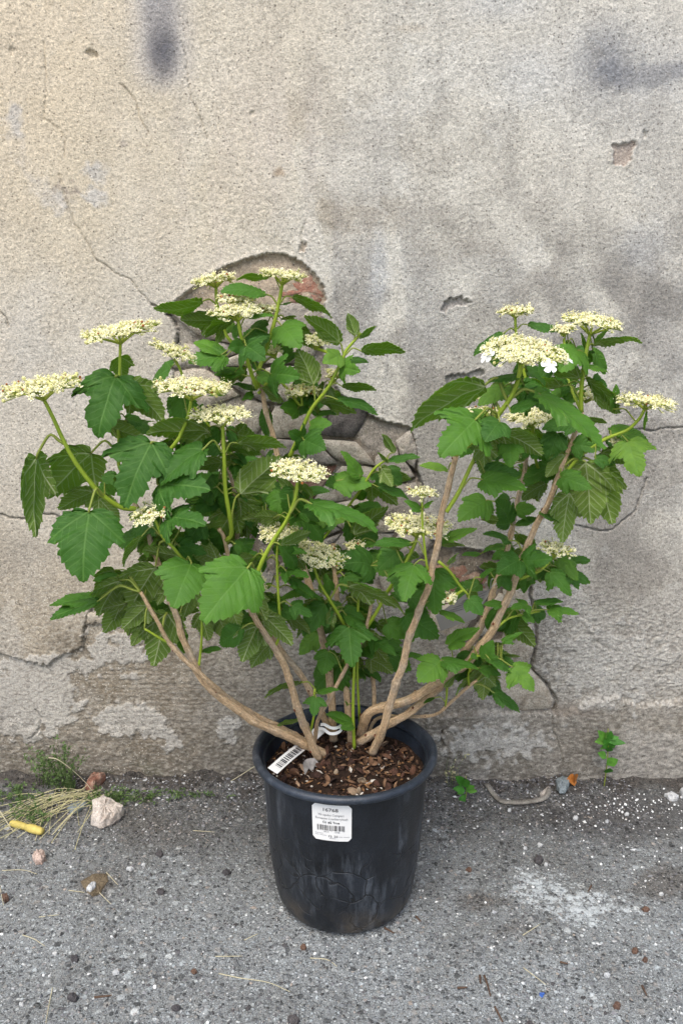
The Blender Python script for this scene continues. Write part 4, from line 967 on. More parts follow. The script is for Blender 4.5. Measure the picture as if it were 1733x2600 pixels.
def leaf_object(B, T, facing, wr, kind, curl, fold, seed, A=None, arch=.25, twist=0.0, bag=None, tone=None):
    rr = np.random.default_rng(seed)
    V2, Q = (FLATS if bag is None else COARSE)[kind][seed % 5]; x = V2[:, 0] * wr; y = V2[:, 1]
    ax_, ay2 = np.abs(V2[:, 0]), V2[:, 1]
    mid = ax_ < ay2 * math.tan(R(25)); s2 = ax_ * S48 + ay2 * C48; d2 = np.abs(ax_ * C48 - ay2 * S48)
    d = np.where(mid, ax_, d2); s = np.where(mid, ay2, s2)
    quilt = .011 * np.cos((s - d * .85) * 8.5 * 2 * math.pi) * np.clip(d / .08, 0, 1) - .012 * np.exp(-(d / .02) ** 2)
    wav = .030 * noise(V2[:, 0] * 3.2 + seed * 1.7, V2[:, 1] * 3.2, seed) + .022 * noise(V2[:, 0] * 7 + seed, V2[:, 1] * 7 + 9, seed + 1) * np.clip(ax_ / .3, 0, 1)
    z = fold * np.abs(x) - (.34 + .25 * rr.random()) * np.sign(fold + 1e-6) * 0 + quilt + wav - (.32 + .35 * rr.random()) * np.maximum(ax_ - .15, 0) ** 2 * 2.2
    # lobes sag a little on their own
    th = curl * y + .35 * curl * y ** 2
    yy = np.linspace(-.1, 1.1, 121); tt = curl * yy + .35 * curl * yy ** 2; Iy = np.cumsum(np.cos(tt)) * .01; Iz = np.cumsum(-np.sin(tt)) * .01
    i0 = np.interp(0, yy, Iy), np.interp(0, yy, Iz)
    Y_ = np.interp(y, yy, Iy) - i0[0] + np.sin(th) * z; Z_ = np.interp(y, yy, Iz) - i0[1] + np.cos(th) * z
    ty, tz = np.interp(1, yy, Iy) - i0[0], np.interp(1, yy, Iz) - i0[1]; L = math.hypot(ty, tz); c, s_ = ty / L, tz / L
    Y2 = (c * Y_ + s_ * Z_) / L; Z2 = (-s_ * Y_ + c * Z_) / L; X2 = x / L
    a = T - B; Ln = np.linalg.norm(a); a = a / Ln; v = vunit(np.array([0, 0, CAM_H]) - B); n0 = vunit(v - a * (v @ a)); sd = np.cross(a, n0)
    sg = 1.0 if sd[2] >= -.12 else -1.0
    n = math.cos(facing) * n0 + math.sin(facing) * sg * sd; e = np.cross(a, n)
    tw = twist * Y2; X3 = X2 * np.cos(tw) - Z2 * np.sin(tw); Z3 = X2 * np.sin(tw) + Z2 * np.cos(tw)
    P = (e[None] * X3[:, None] + a[None] * Y2[:, None] + n[None] * Z3[:, None]) * Ln
    Vt = P + n * .00012; Vb = P - n * .00012
    nv = len(P); uv = np.c_[V2[:, 0] + .5, V2[:, 1] + .5]
    # orientation of the faces: top side must look along +n
    q0 = Q[len(Q) // 4]; nn = np.cross(Vt[q0[1]] - Vt[q0[0]], Vt[q0[2]] - Vt[q0[0]])
    Qt = Q if nn @ n > 0 else Q[:, ::-1]
    Tt = np.vstack([Qt[:, [0, 1, 2]], Qt[:, [0, 2, 3]]])          # same triangles on both sides, so the thin blade never crosses itself
    if bag is not None:
        bag.add(Vt + B, Tt, None, 0, uv); bag.add(Vb + B, Tt[:, ::-1], None, 1, uv)
        tube(bag, crom([A, (A + B) / 2 + np.array([0, 0, .02 * arch]), B + a * Ln * .03], 6), .0010, 4, 2, False); return None
    me = raw_mesh('leaf', np.vstack([Vt, Vb]), np.vstack([Tt, Tt[:, ::-1] + nv]), None, [M['leaf_top'], M['leaf_under']], np.r_[np.zeros(len(Tt)), np.ones(len(Tt))], True, np.vstack([uv, uv]))
    o = bpy.data.objects.new('leaf', me); o.location = B - BASE; link(o, shrub)
    tn = rr.random() ** 1.15 * .9 if tone is None else tone; o.color = (tn, tn, tn, 1)
    if A is not None:
        mb = MB(); D = np.linalg.norm(B - A); mid_ = (A + B) / 2 + np.array([0, 0, arch * D]); en = B + a * Ln * .03
        C = crom([A, A * .70 + mid_ * .42 - (A * .12), mid_, B * .82 + mid_ * .18 + np.array([0, 0, .04 * arch * D]), B, en], 12)
        r0 = float(np.clip(Ln * .020, .0009, .0017))
        tube(mb, C, np.linspace(r0 * 1.15, r0 * .85, 12), 6); mb.obj('petiole', [M['petiole']], o, B, porg=B)
    return o
lseed = [0]
def LF(z, att, base, tip, wr=1.0, f=20, kind='mid', curl=.5, fold=.10, dy=0.0, db=0.0, arch=.25, twist=None, tone=None):
    """one leaf of the photograph: petiole foot, blade base and tip in the pixels of zoom z; f = turn of the blade from facing the viewer (deg)"""
    lseed[0] += 1; sd = lseed[0]
    b = zp(z, *base); t = zp(z, *tip)
    if kind == 'oval': wr *= 1.25
    if abs(f - 90) < 22: f = 90 + (22 if f >= 90 else -22)
    a = zp(z, *att) if att else b
    nr, dn = nearest(*a)
    Y0 = nr[2]
    if dn > 45: Ya = Y0
    A = at(nr[0], nr[1], Y0)
    Bp = at(b[0], b[1], Y0 + db - .004); Tp = at(t[0], t[1], Y0 + db + dy - .006)
    tw = (random.random() - .5) * .5 if twist is None else twist
    return leaf_object(Bp, Tp, R(f), wr, kind, curl, fold, sd, A, arch, tw, None, tone)
# upper left
LF(1, (800, 900), (770, 872), (650, 1292), 1.0, 14, 'deep', .55, .12, -.03, tone=.12)
LF(1, (800, 905), (862, 930), (1085, 1185), .95, 152, 'mid', .3, .12, .01)
LF(1, (785, 1290), (700, 1205), (960, 1300), .80, 125, 'oval', .3, .1)
LF(1, (1250, 1160), (1395, 1248), (965, 1258), .75, 118, 'oval', .35, .12, 0, .01)
LF(1, (1250, 1140), (1195, 985), (1225, 1205), 1.0, 15, 'mid', .4, .1, 0, .03)
LF(1, (1430, 415), (1340, 380), (1020, 425), .80, 106, 'oval', -.5, .1)
LF(1, (1440, 505), (1435, 500), (1195, 500), .95, 128, 'mid', -.1, .1, 0, .02)
LF(1, (1500, 520), (1480, 522), (1360, 620), .9, 120, 'oval', .4, .1)
LF(1, (1540, 760), (1500, 740), (1250, 790), .95, 38, 'mid', .4, .1, -.01)
LF(1, (1560, 740), (1470, 735), (1290, 648), .75, 55, 'oval', .5, .1, .02)
LF(1, (1560, 870), (1560, 850), (1420, 850), .8, 65, 'oval', .4, .1, 0, .02)
# left
LF(2, (415, 135), (242, 208), (238, 750), .42, 150, 'mid', .35, .30, .01, 0, .5)
LF(2, (785, 170), (605, 185), (312, 490), .98, 146, 'mid', .35, .12, .0, .0, .45)
LF(2, (690, 480), (620, 440), (388, 560), .95, 140, 'mid', .3, .1, .0, .02, .2)
LF(2, (690, 480), (592, 566), (555, 1048), 1.02, 8, 'mid', .5, .08, -.035, -.02, .6, tone=.15)
LF(2, (690, 480), (655, 485), (790, 645), .95, 150, 'mid', .3, .1, .0, .02)
LF(2, (1000, 140), (1005, 112), (822, 552), .98, 18, 'deep', .5, .12, -.03, -.01, tone=.12)
LF(2, (1480, 205), (1350, 158), (1055, 392), .80, 52, 'mid', .35, .25, -.01, -.01, .5)
LF(2, (1100, 330), (1045, 392), (1405, 430), .95, 24, 'deep', .45, .05, -.03, -.02, tone=.1)
LF(2, (1085, 600), (1112, 612), (1372, 665), .90, 36, 'deep', .5, .08, -.03, .0)
LF(2, (1440, 380), (1480, 242), (1262, 300), .85, 130, 'oval', .3, .1, 0, .03)
LF(2, (1020, 620), (1050, 590), (875, 735), 1.0, 25, 'mid', .4, .1, 0, .04)
LF(2, (1075, 740), (940, 738), (822, 940), .72, 112, 'oval', .5, .25, -.01, 0, .5)
LF(2, (1090, 760), (1032, 938), (862, 1222), .98, 158, 'mid', .3, .1, .01, .02)
LF(2, (1200, 870), (1200, 880), (948, 828), .75, 115, 'oval', .3, .1, .0, .01)
LF(2, (1260, 900), (1272, 915), (1150, 1218), 1.12, 2, 'mid', .55, .02, -.04, -.02, tone=.52)
LF(4, (480, 1000), (472, 940), (165, 1310), .98, 4, 'mid', .5, .02, -.04, -.03, tone=.62)
LF(2, (800, 1010), (792, 1028), (655, 1268), .95, 150, 'mid', .3, .1, .01, .01)
LF(2, (700, 1150), (655, 1158), (328, 1200), .75, 62, 'oval', .3, .22, -.01, .01)
LF(2, (700, 1150), (655, 1166), (332, 1290), .78, 70, 'oval', .3, .15, -.02, 0)
LF(2, (780, 1000), (780, 1000), (615, 1030), .6, 50, 'oval', .3, .1, 0, .02)
LF(2, (1470, 900), (1440, 892), (1255, 820), 1.0, 150, 'mid', .3, .1, .0, .0)
LF(2, (1500, 700), (1560, 560), (1395, 805), .9, 150, 'mid', .3, .1, .0, .03)
LF(2, (1100, 1120), (1092, 1112), (955, 1130), 1.1, 155, 'mid', .3, .1, .0, .0)
LF(2, (960, 640), (1000, 650), (870, 735), .9, 20, 'mid', .4, .1, 0, .05)
LF(2, (1350, 500), (1370, 480), (1260, 690), .95, 20, 'deep', .4, .1, 0, .04)
LF(2, (1200, 720), (1330, 640), (1240, 800), 1.0, 12, 'mid', .4, .1, 0, .05)
LF(2, (700, 470), (700, 400), (760, 470), 1.0, 30, 'mid', .4, .1, 0, .04)
for a_, b_, t_ in (((900, 1000), (860, 1060), (760, 1300)), ((980, 1180), (930, 1190), (850, 1400)), ((1060, 1230), (1010, 1240), (965, 1430)), ((900, 1150), (840, 1180), (690, 1380)), ((1180, 1150), (1150, 1190), (1110, 1340)), ((1330, 1250), (1330, 1250), (1385, 1430)), ((1450, 1250), (1440, 1250), (1520, 1455)), ((780, 960), (760, 960), (640, 1130)), ((1000, 900), (960, 930), (900, 1150))):
    LF(2, a_, b_, t_, .92, 152, 'mid', .3, .12, .0, .03)
# top centre
LF(3, (655, 400), (582, 332), (288, 320), .70, 78, 'oval', .5, .15, -.02, 0, .2)
LF(3, (610, 300), (600, 222), (388, 240), .70, 98, 'oval', .5, .1, .0, .03)
LF(3, (680, 420), (770, 355), (1027, 492), .68, 112, 'oval', .45, .12, .0, 0, .3)
LF(3, (1110, 745), (1077, 652), (838, 478), .72, 136, 'oval', .3, .15, .0)
LF(3, (1180, 640), (1180, 602), (1128, 458), .75, 140, 'oval', .2, .2)
LF(3, (1190, 640), (1213, 626), (1320, 545), .65, 120, 'oval', .2, .2)
LF(3, (1110, 750), (1222, 710), (1512, 722), .72, 106, 'oval', .55, .1, .0, 0, .3)
LF(3, (1110, 750), (1112, 772), (1268, 785), .7, 85, 'oval', .4, .1, .0, .02)
LF(3, (1095, 760), (1085, 740), (962, 790), .95, 22, 'mid', .4, .1, -.02)
LF(3, (1080, 800), (1085, 815), (1215, 845), 1.0, 12, 'deep', .5, .1, -.02)
LF(3, (905, 1060), (905, 930), (798, 695), .85, 150, 'oval', .2, .15, .0)
LF(3, (1010, 960), (1095, 945), (1322, 972), .62, 98, 'oval', .45, .1)
LF(3, (915, 1070), (1060, 1030), (1328, 1138), .72, 82, 'oval', .5, .12, -.01)
LF(3, (915, 1070), (960, 1045), (1188, 1122), .6, 120, 'oval', .4, .1, .0, .02)
LF(3, (680, 520), (690, 540), (822, 690), 1.0, 14, 'mid', .45, .08, -.03)
LF(3, (680, 500), (732, 512), (902, 690), .8, 132, 'oval', .3, .1, 0, .02)
LF(3, (430, 660), (455, 672), (590, 770), 1.05, 6, 'deep', .4, .06, -.03, -.02)
LF(3, (430, 650), (445, 678), (335, 690), .95, 14, 'mid', .4, .08, -.02)
LF(3, (520, 620), (600, 590), (440, 650), .9, 35, 'mid', .4, .1, 0, .03)
LF(3, (500, 850), (618, 860), (818, 882), 1.0, 8, 'deep', .45, .06, -.03)
LF(3, (460, 800), (450, 852), (248, 868), .8, 70, 'oval', .4, .1, 0, .03)
LF(3, (530, 900), (540, 870), (655, 915), .9, 30, 'mid', .4, .1)
LF(3, (600, 800), (690, 780), (822, 728), .8, 60, 'oval', .4, .1, 0, .02)
LF(3, (820, 1080), (800, 1092), (682, 1085), 1.0, 15, 'mid', .4, .1, -.02, .01)
LF(4, (840, 110), (835, 100), (735, 40), 1.1, 15, 'deep', .4, .1, -.02, -.01)
LF(4, (840, 110), (838, 96), (985, 165), 1.05, 6, 'mid', .4, .05, -.03, -.02)
LF(3, (880, 1150), (880, 1205), (1025, 1195), .95, 30, 'mid', .4, .1, -.01)
LF(3, (420, 560), (480, 490), (645, 478), .65, 88, 'oval', .4, .1, 0, .02)
LF(3, (540, 970), (692, 1050), (560, 950), .85, 118, 'oval', .3, .1)
LF(3, (530, 970), (528, 968), (365, 930), .7, 80, 'oval', .4, .1, 0, .03)
LF(3, (650, 600), (650, 640), (780, 600), .8, 40, 'mid', .4, .1, 0, .02)
LF(3, (440, 760), (520, 700), (580, 640), .8, 40, 'mid', .4, .1, 0, .03)
LF(3, (640, 520), (600, 520), (480, 560), .8, 50, 'mid', .4, .1, 0, .03)
LF(3, (560, 940), (600, 960), (690, 900), .9, 30, 'mid', .4, .1, 0, .05)
LF(3, (780, 870), (800, 830), (880, 880), .9, 20, 'mid', .4, .1, 0, .04)
LF(3, (480, 900), (500, 990), (430, 1040), .9, 40, 'mid', .4, .1, 0, .04)
LF(3, (290, 530), (290, 520), (180, 600), .7, 120, 'oval', .3, .1, 0, .02)
LF(3, (330, 600), (300, 580), (260, 660), .9, 150, 'mid', .3, .1, 0, .03)
LF(3, (620, 480), (560, 470), (470, 480), .6, 90, 'oval', .3, .1, 0, -.01)
LF(3, (660, 460), (700, 400), (760, 390), .6, 80, 'oval', .3, .1, 0, .02)
LF(3, (690, 520), (690, 500), (790, 480), .5, 100, 'oval', .3, .1, 0, .03)
LF(3, (420, 930), (330, 990), (200, 1010), .6, 70, 'oval', .3, .1, 0, .03)
# centre
LF(4, (320, 195), (402, 118), (727, 152), .70, 116, 'oval', .5, .12, 0, 0, .3)
LF(4, (365, 625), (418, 450), (692, 208), .78, 150, 'oval', .15, .15, .0)
LF(4, (320, 200), (345, 135), (565, 195), .7, 120, 'oval', .3, .1, .0, .04)
LF(4, (720, 500), (690, 440), (478, 470), .95, 22, 'mid', .4, .1, 0, .07)
LF(4, (720, 560), (700, 440), (650, 640), .95, 14, 'mid', .4, .1, 0, .06)
LF(4, (780, 470), (822, 438), (1012, 442), .7, 62, 'oval', .4, .12, 0, .04)
LF(4, (770, 500), (770, 442), (648, 318), .6, 130, 'oval', .2, .1, 0, .03)
LF(4, (740, 590), (880, 518), (1327, 717), .66, 84, 'mid', .5, .18, -.02, -.01, .35)
LF(4, (600, 840), (690, 795), (885, 705), .70, 118, 'oval', .3, .1, 0, -.01)
LF(4, (650, 800), (680, 830), (860, 850), .7, 45, 'mid', .4, .1, 0, .03)
LF(4, (1100, 640), (1170, 722), (1402, 540), .75, 130, 'oval', .3, .1)
LF(4, (1200, 440), (1212, 335), (1080, 170), .8, 50, 'mid', .4, .1)
LF(4, (1200, 440), (1050, 370), (1290, 400), .9, 40, 'mid', .4, .1)
LF(4, (1200, 430), (1330, 408), (1532, 490), .68, 78, 'oval', .5, .1, 0, 0, .3)
LF(4, (1380, 250), (1437, 182), (1355, 55), .6, 130, 'oval', .2, .2)
LF(4, (1390, 255), (1392, 250), (1325, 178), .7, 110, 'oval', .2, .2)
LF(4, (1390, 255), (1396, 240), (1610, 212), .6, 75, 'oval', .3, .15)
LF(4, (1570, 790), (1558, 790), (1310, 802), .62, 108, 'oval', .4, .1, 0, .02)
LF(4, (1300, 1000), (1290, 930), (1062, 925), 1.05, 28, 'mid', .9, .2, -.02, .03)
LF(4, (1200, 1000), (1330, 900), (1440, 860), 1.0, 20, 'mid', .5, .1, -.01, .04)
LF(4, (1010, 1150), (1132, 1068), (1502, 1245), .66, 96, 'mid', .5, .16, -.02, 0, .35)
LF(4, (1500, 950), (1512, 940), (1490, 1172), .95, 8, 'mid', .5, .06, -.02)
LF(4, (1000, 1150), (870, 1100), (678, 1168), .6, 88, 'oval', .5, .15, -.01, 0, .2)
LF(4, (1050, 1230), (845, 1175), (1055, 1245), .7, 105, 'oval', .4, .1, -.01, .02)
LF(4, (480, 1090), (492, 1108), (592, 1298), .85, 152, 'mid', .3, .1, 0, .02)
LF(4, (540, 520), (560, 500), (480, 620), .9, 30, 'mid', .4, .1, 0, .08)
LF(4, (900, 560), (920, 560), (1110, 640), .9, 25, 'mid', .4, .1, 0, .09)
LF(4, (800, 620), (820, 600), (700, 700), .9, 35, 'mid', .4, .1, 0, .1)
LF(4, (430, 600), (440, 600), (560, 590), .7, 100, 'oval', .3, .1, 0, .05)
LF(4, (1300, 760), (1320, 780), (1230, 800), .7, 50, 'oval', .3, .1, 0, .03)
LF(4, (860, 1000), (870, 1010), (720, 1040), .6, 80, 'oval', .3, .1, 0, .05)
LF(4, (1100, 1050), (1080, 1040), (1200, 1060), .8, 40, 'mid', .3, .1, 0, .04)
LF(4, (1480, 820), (1470, 830), (1330, 960), 1.0, 15, 'mid', .4, .1, 0, .03)
# lower left
LF(7, (1060, 278), (922, 285), (822, 528), .90, 158, 'mid', .3, .1, 0, 0, .35)
LF(7, (870, 200), (708, 92), (800, 292), .95, 158, 'mid', .3, .1, 0, .03)
LF(7, (1040, 420), (1000, 402), (880, 565), .85, 140, 'mid', .3, .1, 0, .04)
LF(7, (320, 300), (325, 200), (235, 558), .80, 162, 'mid', .25, .1, .0, .02)
LF(7, (520, 380), (558, 455), (690, 440), .6, 60, 'oval', .4, .1, 0, .02)
LF(7, (175, 300), (200, 150), (25, 310), .85, 150, 'mid', .3, .1, 0, .01)
LF(7, (175, 300), (180, 290), (90, 420), .85, 150, 'mid', .3, .1, 0, .02)
LF(7, (560, 240), (620, 250), (760, 350), .85, 140, 'mid', .3, .1, 0, .04)
LF(7, (460, 220), (500, 60), (430, 240), .8, 155, 'mid', .3, .1, 0, .03)
LF(7, (430, 330), (400, 300), (440, 470), .7, 30, 'mid', .3, .1, 0, .03)
LF(7, (1520, 300), (1530, 290), (1555, 566), 1.10, 4, 'deep', .45, .04, -.03, -.02)
LF(7, (1440, 560), (1392, 450), (1360, 612), 1.1, 12, 'mid', .4, .06, -.01, .02)
LF(7, (1440, 360), (1330, 340), (1200, 480), .9, 30, 'mid', .4, .1, 0, .06)
LF(8, (528, 200), (432, 156), (152, 272), .50, 98, 'oval', .5, .1)
LF(8, (528, 270), (538, 268), (520, 412), 1.15, 4, 'deep', .4, .05, -.01, -.006)
LF(8, (528, 240), (542, 236), (712, 212), .6, 82, 'oval', .4, .1)
LF(8, (520, 500), (412, 440), (238, 492), .5, 92, 'oval', .5, .1)
LF(8, (822, 500), (815, 470), (608, 395), .70, 42, 'mid', .3, .15, -.01)
LF(8, (780, 330), (770, 330), (760, 290), .8, 100, 'oval', .3, .1)
# right centre
LF(6, (300, 640), (262, 665), (195, 915), .95, 6, 'deep', .45, .05, -.03)
LF(6, (395, 690), (392, 690), (400, 998), 1.0, 10, 'deep', .4, .08, 0, .03)
LF(6, (330, 620), (240, 520), (-5, 535), .62, 88, 'oval', .4, .12, -.01, 0, .4)
LF(6, (420, 620), (430, 520), (682, 428), .62, 62, 'oval', .35, .12, 0, .03)
LF(6, (420, 620), (432, 532), (602, 540), .5, 112, 'oval', .3, .1, 0, .03)
LF(6, (490, 700), (490, 655), (560, 585), .9, 100, 'mid', .3, .1)
LF(6, (880, 400), (742, 235), (552, 380), .95, 25, 'mid', .5, .1, -.02)
LF(6, (900, 400), (900, 392), (800, 230), 1.0, 35, 'mid', .4, .1, -.01, -.01)
LF(6, (930, 380), (940, 300), (1075, 292), .95, 20, 'mid', .4, .08, -.01)
LF(6, (560, 180), (712, 98), (1012, 170), .75, 36, 'mid', .45, .1, -.02, 0, .3)
LF(6, (955, 590), (890, 502), (718, 465), .80, 62, 'mid', .5, .12, -.01)
LF(6, (940, 420), (940, 402), (1085, 352), .7, 60, 'oval', .3, .1)
LF(6, (860, 560), (702, 592), (578, 602), .6, 75, 'oval', .4, .1)
LF(6, (880, 560), (850, 530), (720, 580), .7, 60, 'oval', .4, .1)
LF(6, (965, 640), (962, 630), (808, 725), 1.0, 10, 'mid', .4, .06, -.02, -.01)
LF(6, (985, 650), (982, 642), (1185, 625), 1.0, 10, 'deep', .4, .06, -.02, -.01)
LF(6, (1060, 700), (1160, 712), (1305, 875), .75, 28, 'deep', .6, .1, -.01)
LF(6, (900, 720), (835, 735), (905, 835), .95, 20, 'mid', .4, .1)
LF(6, (625, 870), (625, 890), (715, 1002), 1.1, 20, 'mid', .5, .1, -.01)
LF(6, (625, 870), (700, 750), (800, 690), .7, 60, 'oval', .4, .2, 0, .0, .4)
LF(6, (770, 1050), (840, 925), (720, 930), .7, 40, 'mid', .4, .1)
LF(6, (880, 1040), (1020, 930), (900, 960), .9, 35, 'deep', .5, .1, -.01)
LF(6, (1050, 950), (1060, 920), (1252, 910), .6, 65, 'oval', .4, .1)
LF(6, (1000, 985), (1150, 962), (1355, 992), .66, 48, 'deep', .4, .1, 0, 0, .1)
LF(6, (960, 1030), (985, 995), (1062, 1050), .9, 40, 'mid', .5, .1)
LF(6, (840, 1300), (850, 1172), (988, 1112), .55, 45, 'deep', .2, .2)
LF(6, (470, 1280), (490, 1192), (702, 1088), .75, 42, 'mid', .3, .15, 0, -.01)
LF(6, (420, 1300), (342, 1280), (165, 1268), .62, 72, 'oval', .4, .1)
LF(6, (450, 1300), (440, 1298), (285, 1445), 1.05, 6, 'mid', .4, .05, -.02, -.03)
LF(6, (450, 1300), (452, 1300), (692, 1360), .70, 52, 'mid', .4, .1, -.01, -.03)
LF(6, (720, 1300), (732, 1290), (790, 1165), 1.0, 20, 'mid', .4, .1)
LF(6, (700, 1280), (760, 1290), (918, 1382), .7, 55, 'oval', .4, .1, 0, -.01)
LF(6, (700, 1280), (915, 1342), (1062, 1505), .98, 18, 'deep', .35, .1, -.01, -.01, .12)
LF(6, (660, 1485), (790, 1512), (966, 1648), .62, 42, 'mid', .5, .12, -.01, 0, .12)
LF(6, (690, 1440), (738, 1402), (720, 1562), 1.0, 155, 'mid', .3, .1, 0, .02)
LF(6, (640, 1400), (700, 1350), (840, 1400), .7, 45, 'mid', .4, .1)
LF(6, (470, 1580), (398, 1548), (325, 1585), .6, 60, 'oval', .4, .1)
LF(6, (480, 1560), (470, 1480), (530, 1400), .6, 140, 'oval', .2, .1)
LF(6, (640, 1250), (640, 1260), (690, 1290), .9, 35, 'mid', .3, .1)
LF(6, (130, 900), (230, 880), (440, 900), .9, 25, 'mid', .4, .1, 0, .06)
LF(6, (120, 1000), (200, 1000), (430, 1150), .9, 25, 'mid', .4, .1, 0, .05)
LF(6, (60, 1000), (80, 1050), (220, 1150), 1.0, 18, 'mid', .4, .1, 0, .05)
LF(6, (40, 600), (60, 560), (180, 680), 1.0, 15, 'mid', .4, .1, 0, .06)
LF(6, (30, 1230), (30, 1200), (190, 1180), .9, 35, 'mid', .4, .1, 0, .06)
LF(6, (420, 1000), (430, 980), (600, 1050), .7, 80, 'oval', .4, .1, 0, .03)
LF(6, (250, 300), (305, 300), (195, 240), .7, 50, 'mid', .4, .1)
LF(6, (325, 300), (330, 280), (395, 240), .7, 45, 'mid', .4, .1)
# right top
LF(5, (680, 600), (560, 516), (178, 758), .66, 126, 'oval', .5, .12, .0, 0, .5)
LF(5, (640, 690), (515, 690), (330, 885), 1.02, 4, 'deep', .45, .03, -.03, -.02, tone=.6)
LF(5, (640, 700), (636, 702), (560, 806), 1.1, 10, 'mid', .4, .1, -.02, -.02)
LF(5, (750, 480), (750, 470), (555, 512), .62, 78, 'oval', .4, .1, 0, .01)
LF(5, (690, 600), (832, 560), (1172, 852), .58, 88, 'mid', .35, .22, -.02, 0, .25)
LF(5, (690, 640), (690, 652), (832, 598), .7, 60, 'oval', .4, .1, 0, -.01)
LF(5, (1045, 600), (950, 522), (738, 512), .75, 112, 'oval', .4, .1, 0, 0, .3)
LF(5, (1045, 500), (1040, 482), (858, 408), .8, 125, 'oval', .3, .1)
LF(5, (1060, 380), (1035, 338), (935, 450), 1.1, 8, 'deep', .45, .05, -.02)
LF(5, (720, 240), (780, 210), (957, 256), .62, 76, 'oval', .5, .1)
LF(5, (720, 240), (660, 250), (505, 372), .65, 82, 'oval', .5, .1)
LF(5, (700, 330), (605, 345), (612, 425), 1.0, 12, 'mid', .4, .1)
LF(5, (1080, 320), (1115, 310), (1362, 302), .60, 102, 'oval', .5, .1, 0, 0, .3)
LF(5, (1070, 430), (1072, 422), (1188, 452), .75, 80, 'oval', .4, .1)
LF(5, (1060, 480), (1080, 480), (1242, 662), .62, 112, 'oval', .4, .1, 0, .01)
LF(5, (1050, 680), (1072, 690), (1182, 712), .7, 100, 'oval', .4, .1)
LF(5, (1200, 770), (1192, 752), (1392, 802), .75, 55, 'oval', .5, .1, 0, .02)
LF(5, (1225, 780), (1285, 800), (1345, 985), 1.05, 6, 'deep', .5, .05, -.02)
LF(5, (1375, 650), (1382, 652), (1372, 752), .35, 60, 'oval', .3, .1)
LF(5, (610, 745), (640, 755), (855, 872), .80, 128, 'oval', .4, .1, 0, -.01)
LF(5, (620, 800), (690, 810), (695, 935), 1.05, 12, 'mid', .4, .1, -.01)
LF(5, (1040, 700), (1030, 702), (848, 742), .75, 40, 'mid', .4, .1)
LF(5, (950, 790), (930, 760), (880, 905), .95, 12, 'mid', .4, .1)
LF(5, (1000, 810), (1010, 818), (1152, 842), .95, 15, 'deep', .4, .1, -.01)
LF(5, (560, 800), (562, 808), (560, 985), .85, 145, 'mid', .3, .1)
LF(5, (560, 900), (560, 960), (740, 970), .8, 25, 'mid', .4, .1)
LF(5, (420, 940), (372, 952), (228, 925), .7, 70, 'oval', .4, .1, 0, .03)
LF(5, (1150, 880), (1120, 890), (1226, 920), .8, 45, 'mid', .4, .1)
LF(5, (960, 860), (965, 870), (870, 985), .9, 140, 'mid', .3, .1)
LF(5, (1000, 560), (1000, 530), (870, 600), .8, 40, 'mid', .4, .1, 0, .03)
LF(5, (1050, 560), (1060, 540), (960, 620), .8, 40, 'mid', .4, .1, 0, .05)
LF(5, (1090, 260), (1120, 300), (1190, 235), .7, 60, 'oval', .4, .1, 0, .02)
LF(5, (1075, 300), (1070, 330), (1045, 250), .6, 60, 'oval', .4, .1, 0, .02)
LF(5, (1200, 620), (1210, 640), (1225, 510), .6, 60, 'oval', .4, .1, 0, .02)
# right hanging group
LF(6, (1235, 40), (1232, 82), (1440, 165), .85, 18, 'mid', .5, .06, -.02, -.02)
LF(6, (1240, 40), (1290, 185), (1245, 520), .72, 156, 'mid', .2, .12, 0, 0)
LF(6, (1240, 20), (1402, -20), (1432, 400), .85, 164, 'mid', .2, .08, 0, -.01)
LF(6, (1300, -40), (1462, -10), (1575, 400), .78, 158, 'mid', .2, .08, 0, .0)
LF(6, (1300, -60), (1340, 0), (1300, 200), .8, 150, 'mid', .2, .08, 0, .02)
LF(6, (1110, 90), (1110, 92), (990, 140), .9, 140, 'mid', .3, .1)
LF(6, (1110, 330), (1090, 320), (1222, 385), .75, 80, 'oval', .4, .1)
LF(6, (1130, 120), (1140, 60), (1010, 20), .8, 140, 'mid', .3, .1)
LF(6, (860, 30), (880, 40), (770, -20), .8, 130, 'oval', .3, .1)
# hidden inner leaves, hung on the existing shoots
fr = random.Random(21)
cand = [s for s, w in STEMS]
made = 0
n_listed = lseed[0]; bag = MB()
while made < 440:
    S = fr.choice(cand); i = int(len(S) * fr.uniform(.35, 1.0)) - 1; px, py, Y = S[i]
    if (py > (1700 if px > 780 else 1600) and px < 1150) or py > 1730 or py < 760 or (px < 300 and py > 1330) or px > 1560 or px < 230: continue
    if abs(px - 1110) < 70 and py > 1150: continue
    if 90 < made <= 150 and not (560 < px < 1010 and 840 < py < 1470): continue
    if made > 330 and not (540 < px < 1000 and 1080 < py < 1700): continue
    if 250 < made <= 330 and not (280 < px < 640 and 1040 < py < 1560): continue
    if 150 < made <= 250 and not (1160 < px < 1540 and 880 < py < 1740): continue
    an = fr.uniform(0, 6.283); pl = fr.uniform(14, 44); bx, by = px + math.cos(an) * pl, py - abs(math.sin(an)) * pl * .3 + 6
    L = fr.uniform(50, 96); sx = math.cos(an) * L * .9; sy = fr.uniform(-.1, .9) * L
    off = fr.uniform(.03, .09) if made < 330 else fr.uniform(-.01, .06); Yb = min(Y + off, 1.17)
    lseed[0] += 1
    Bp = at(bx, by, Yb); Tp = at(bx + sx, by + sy, min(Yb + fr.uniform(-.03, .03), 1.2))
    leaf_object(Bp, Tp, R(fr.choice([fr.uniform(5, 70), fr.uniform(10, 60), fr.uniform(110, 155)])), fr.uniform(.7, 1.0), fr.choice(['mid', 'mid', 'oval', 'deep']), .4, .1, lseed[0], at(px, py, Y), .25, fr.uniform(-.3, .3), bag if n_listed + made >= 296 else None)
    made += 1
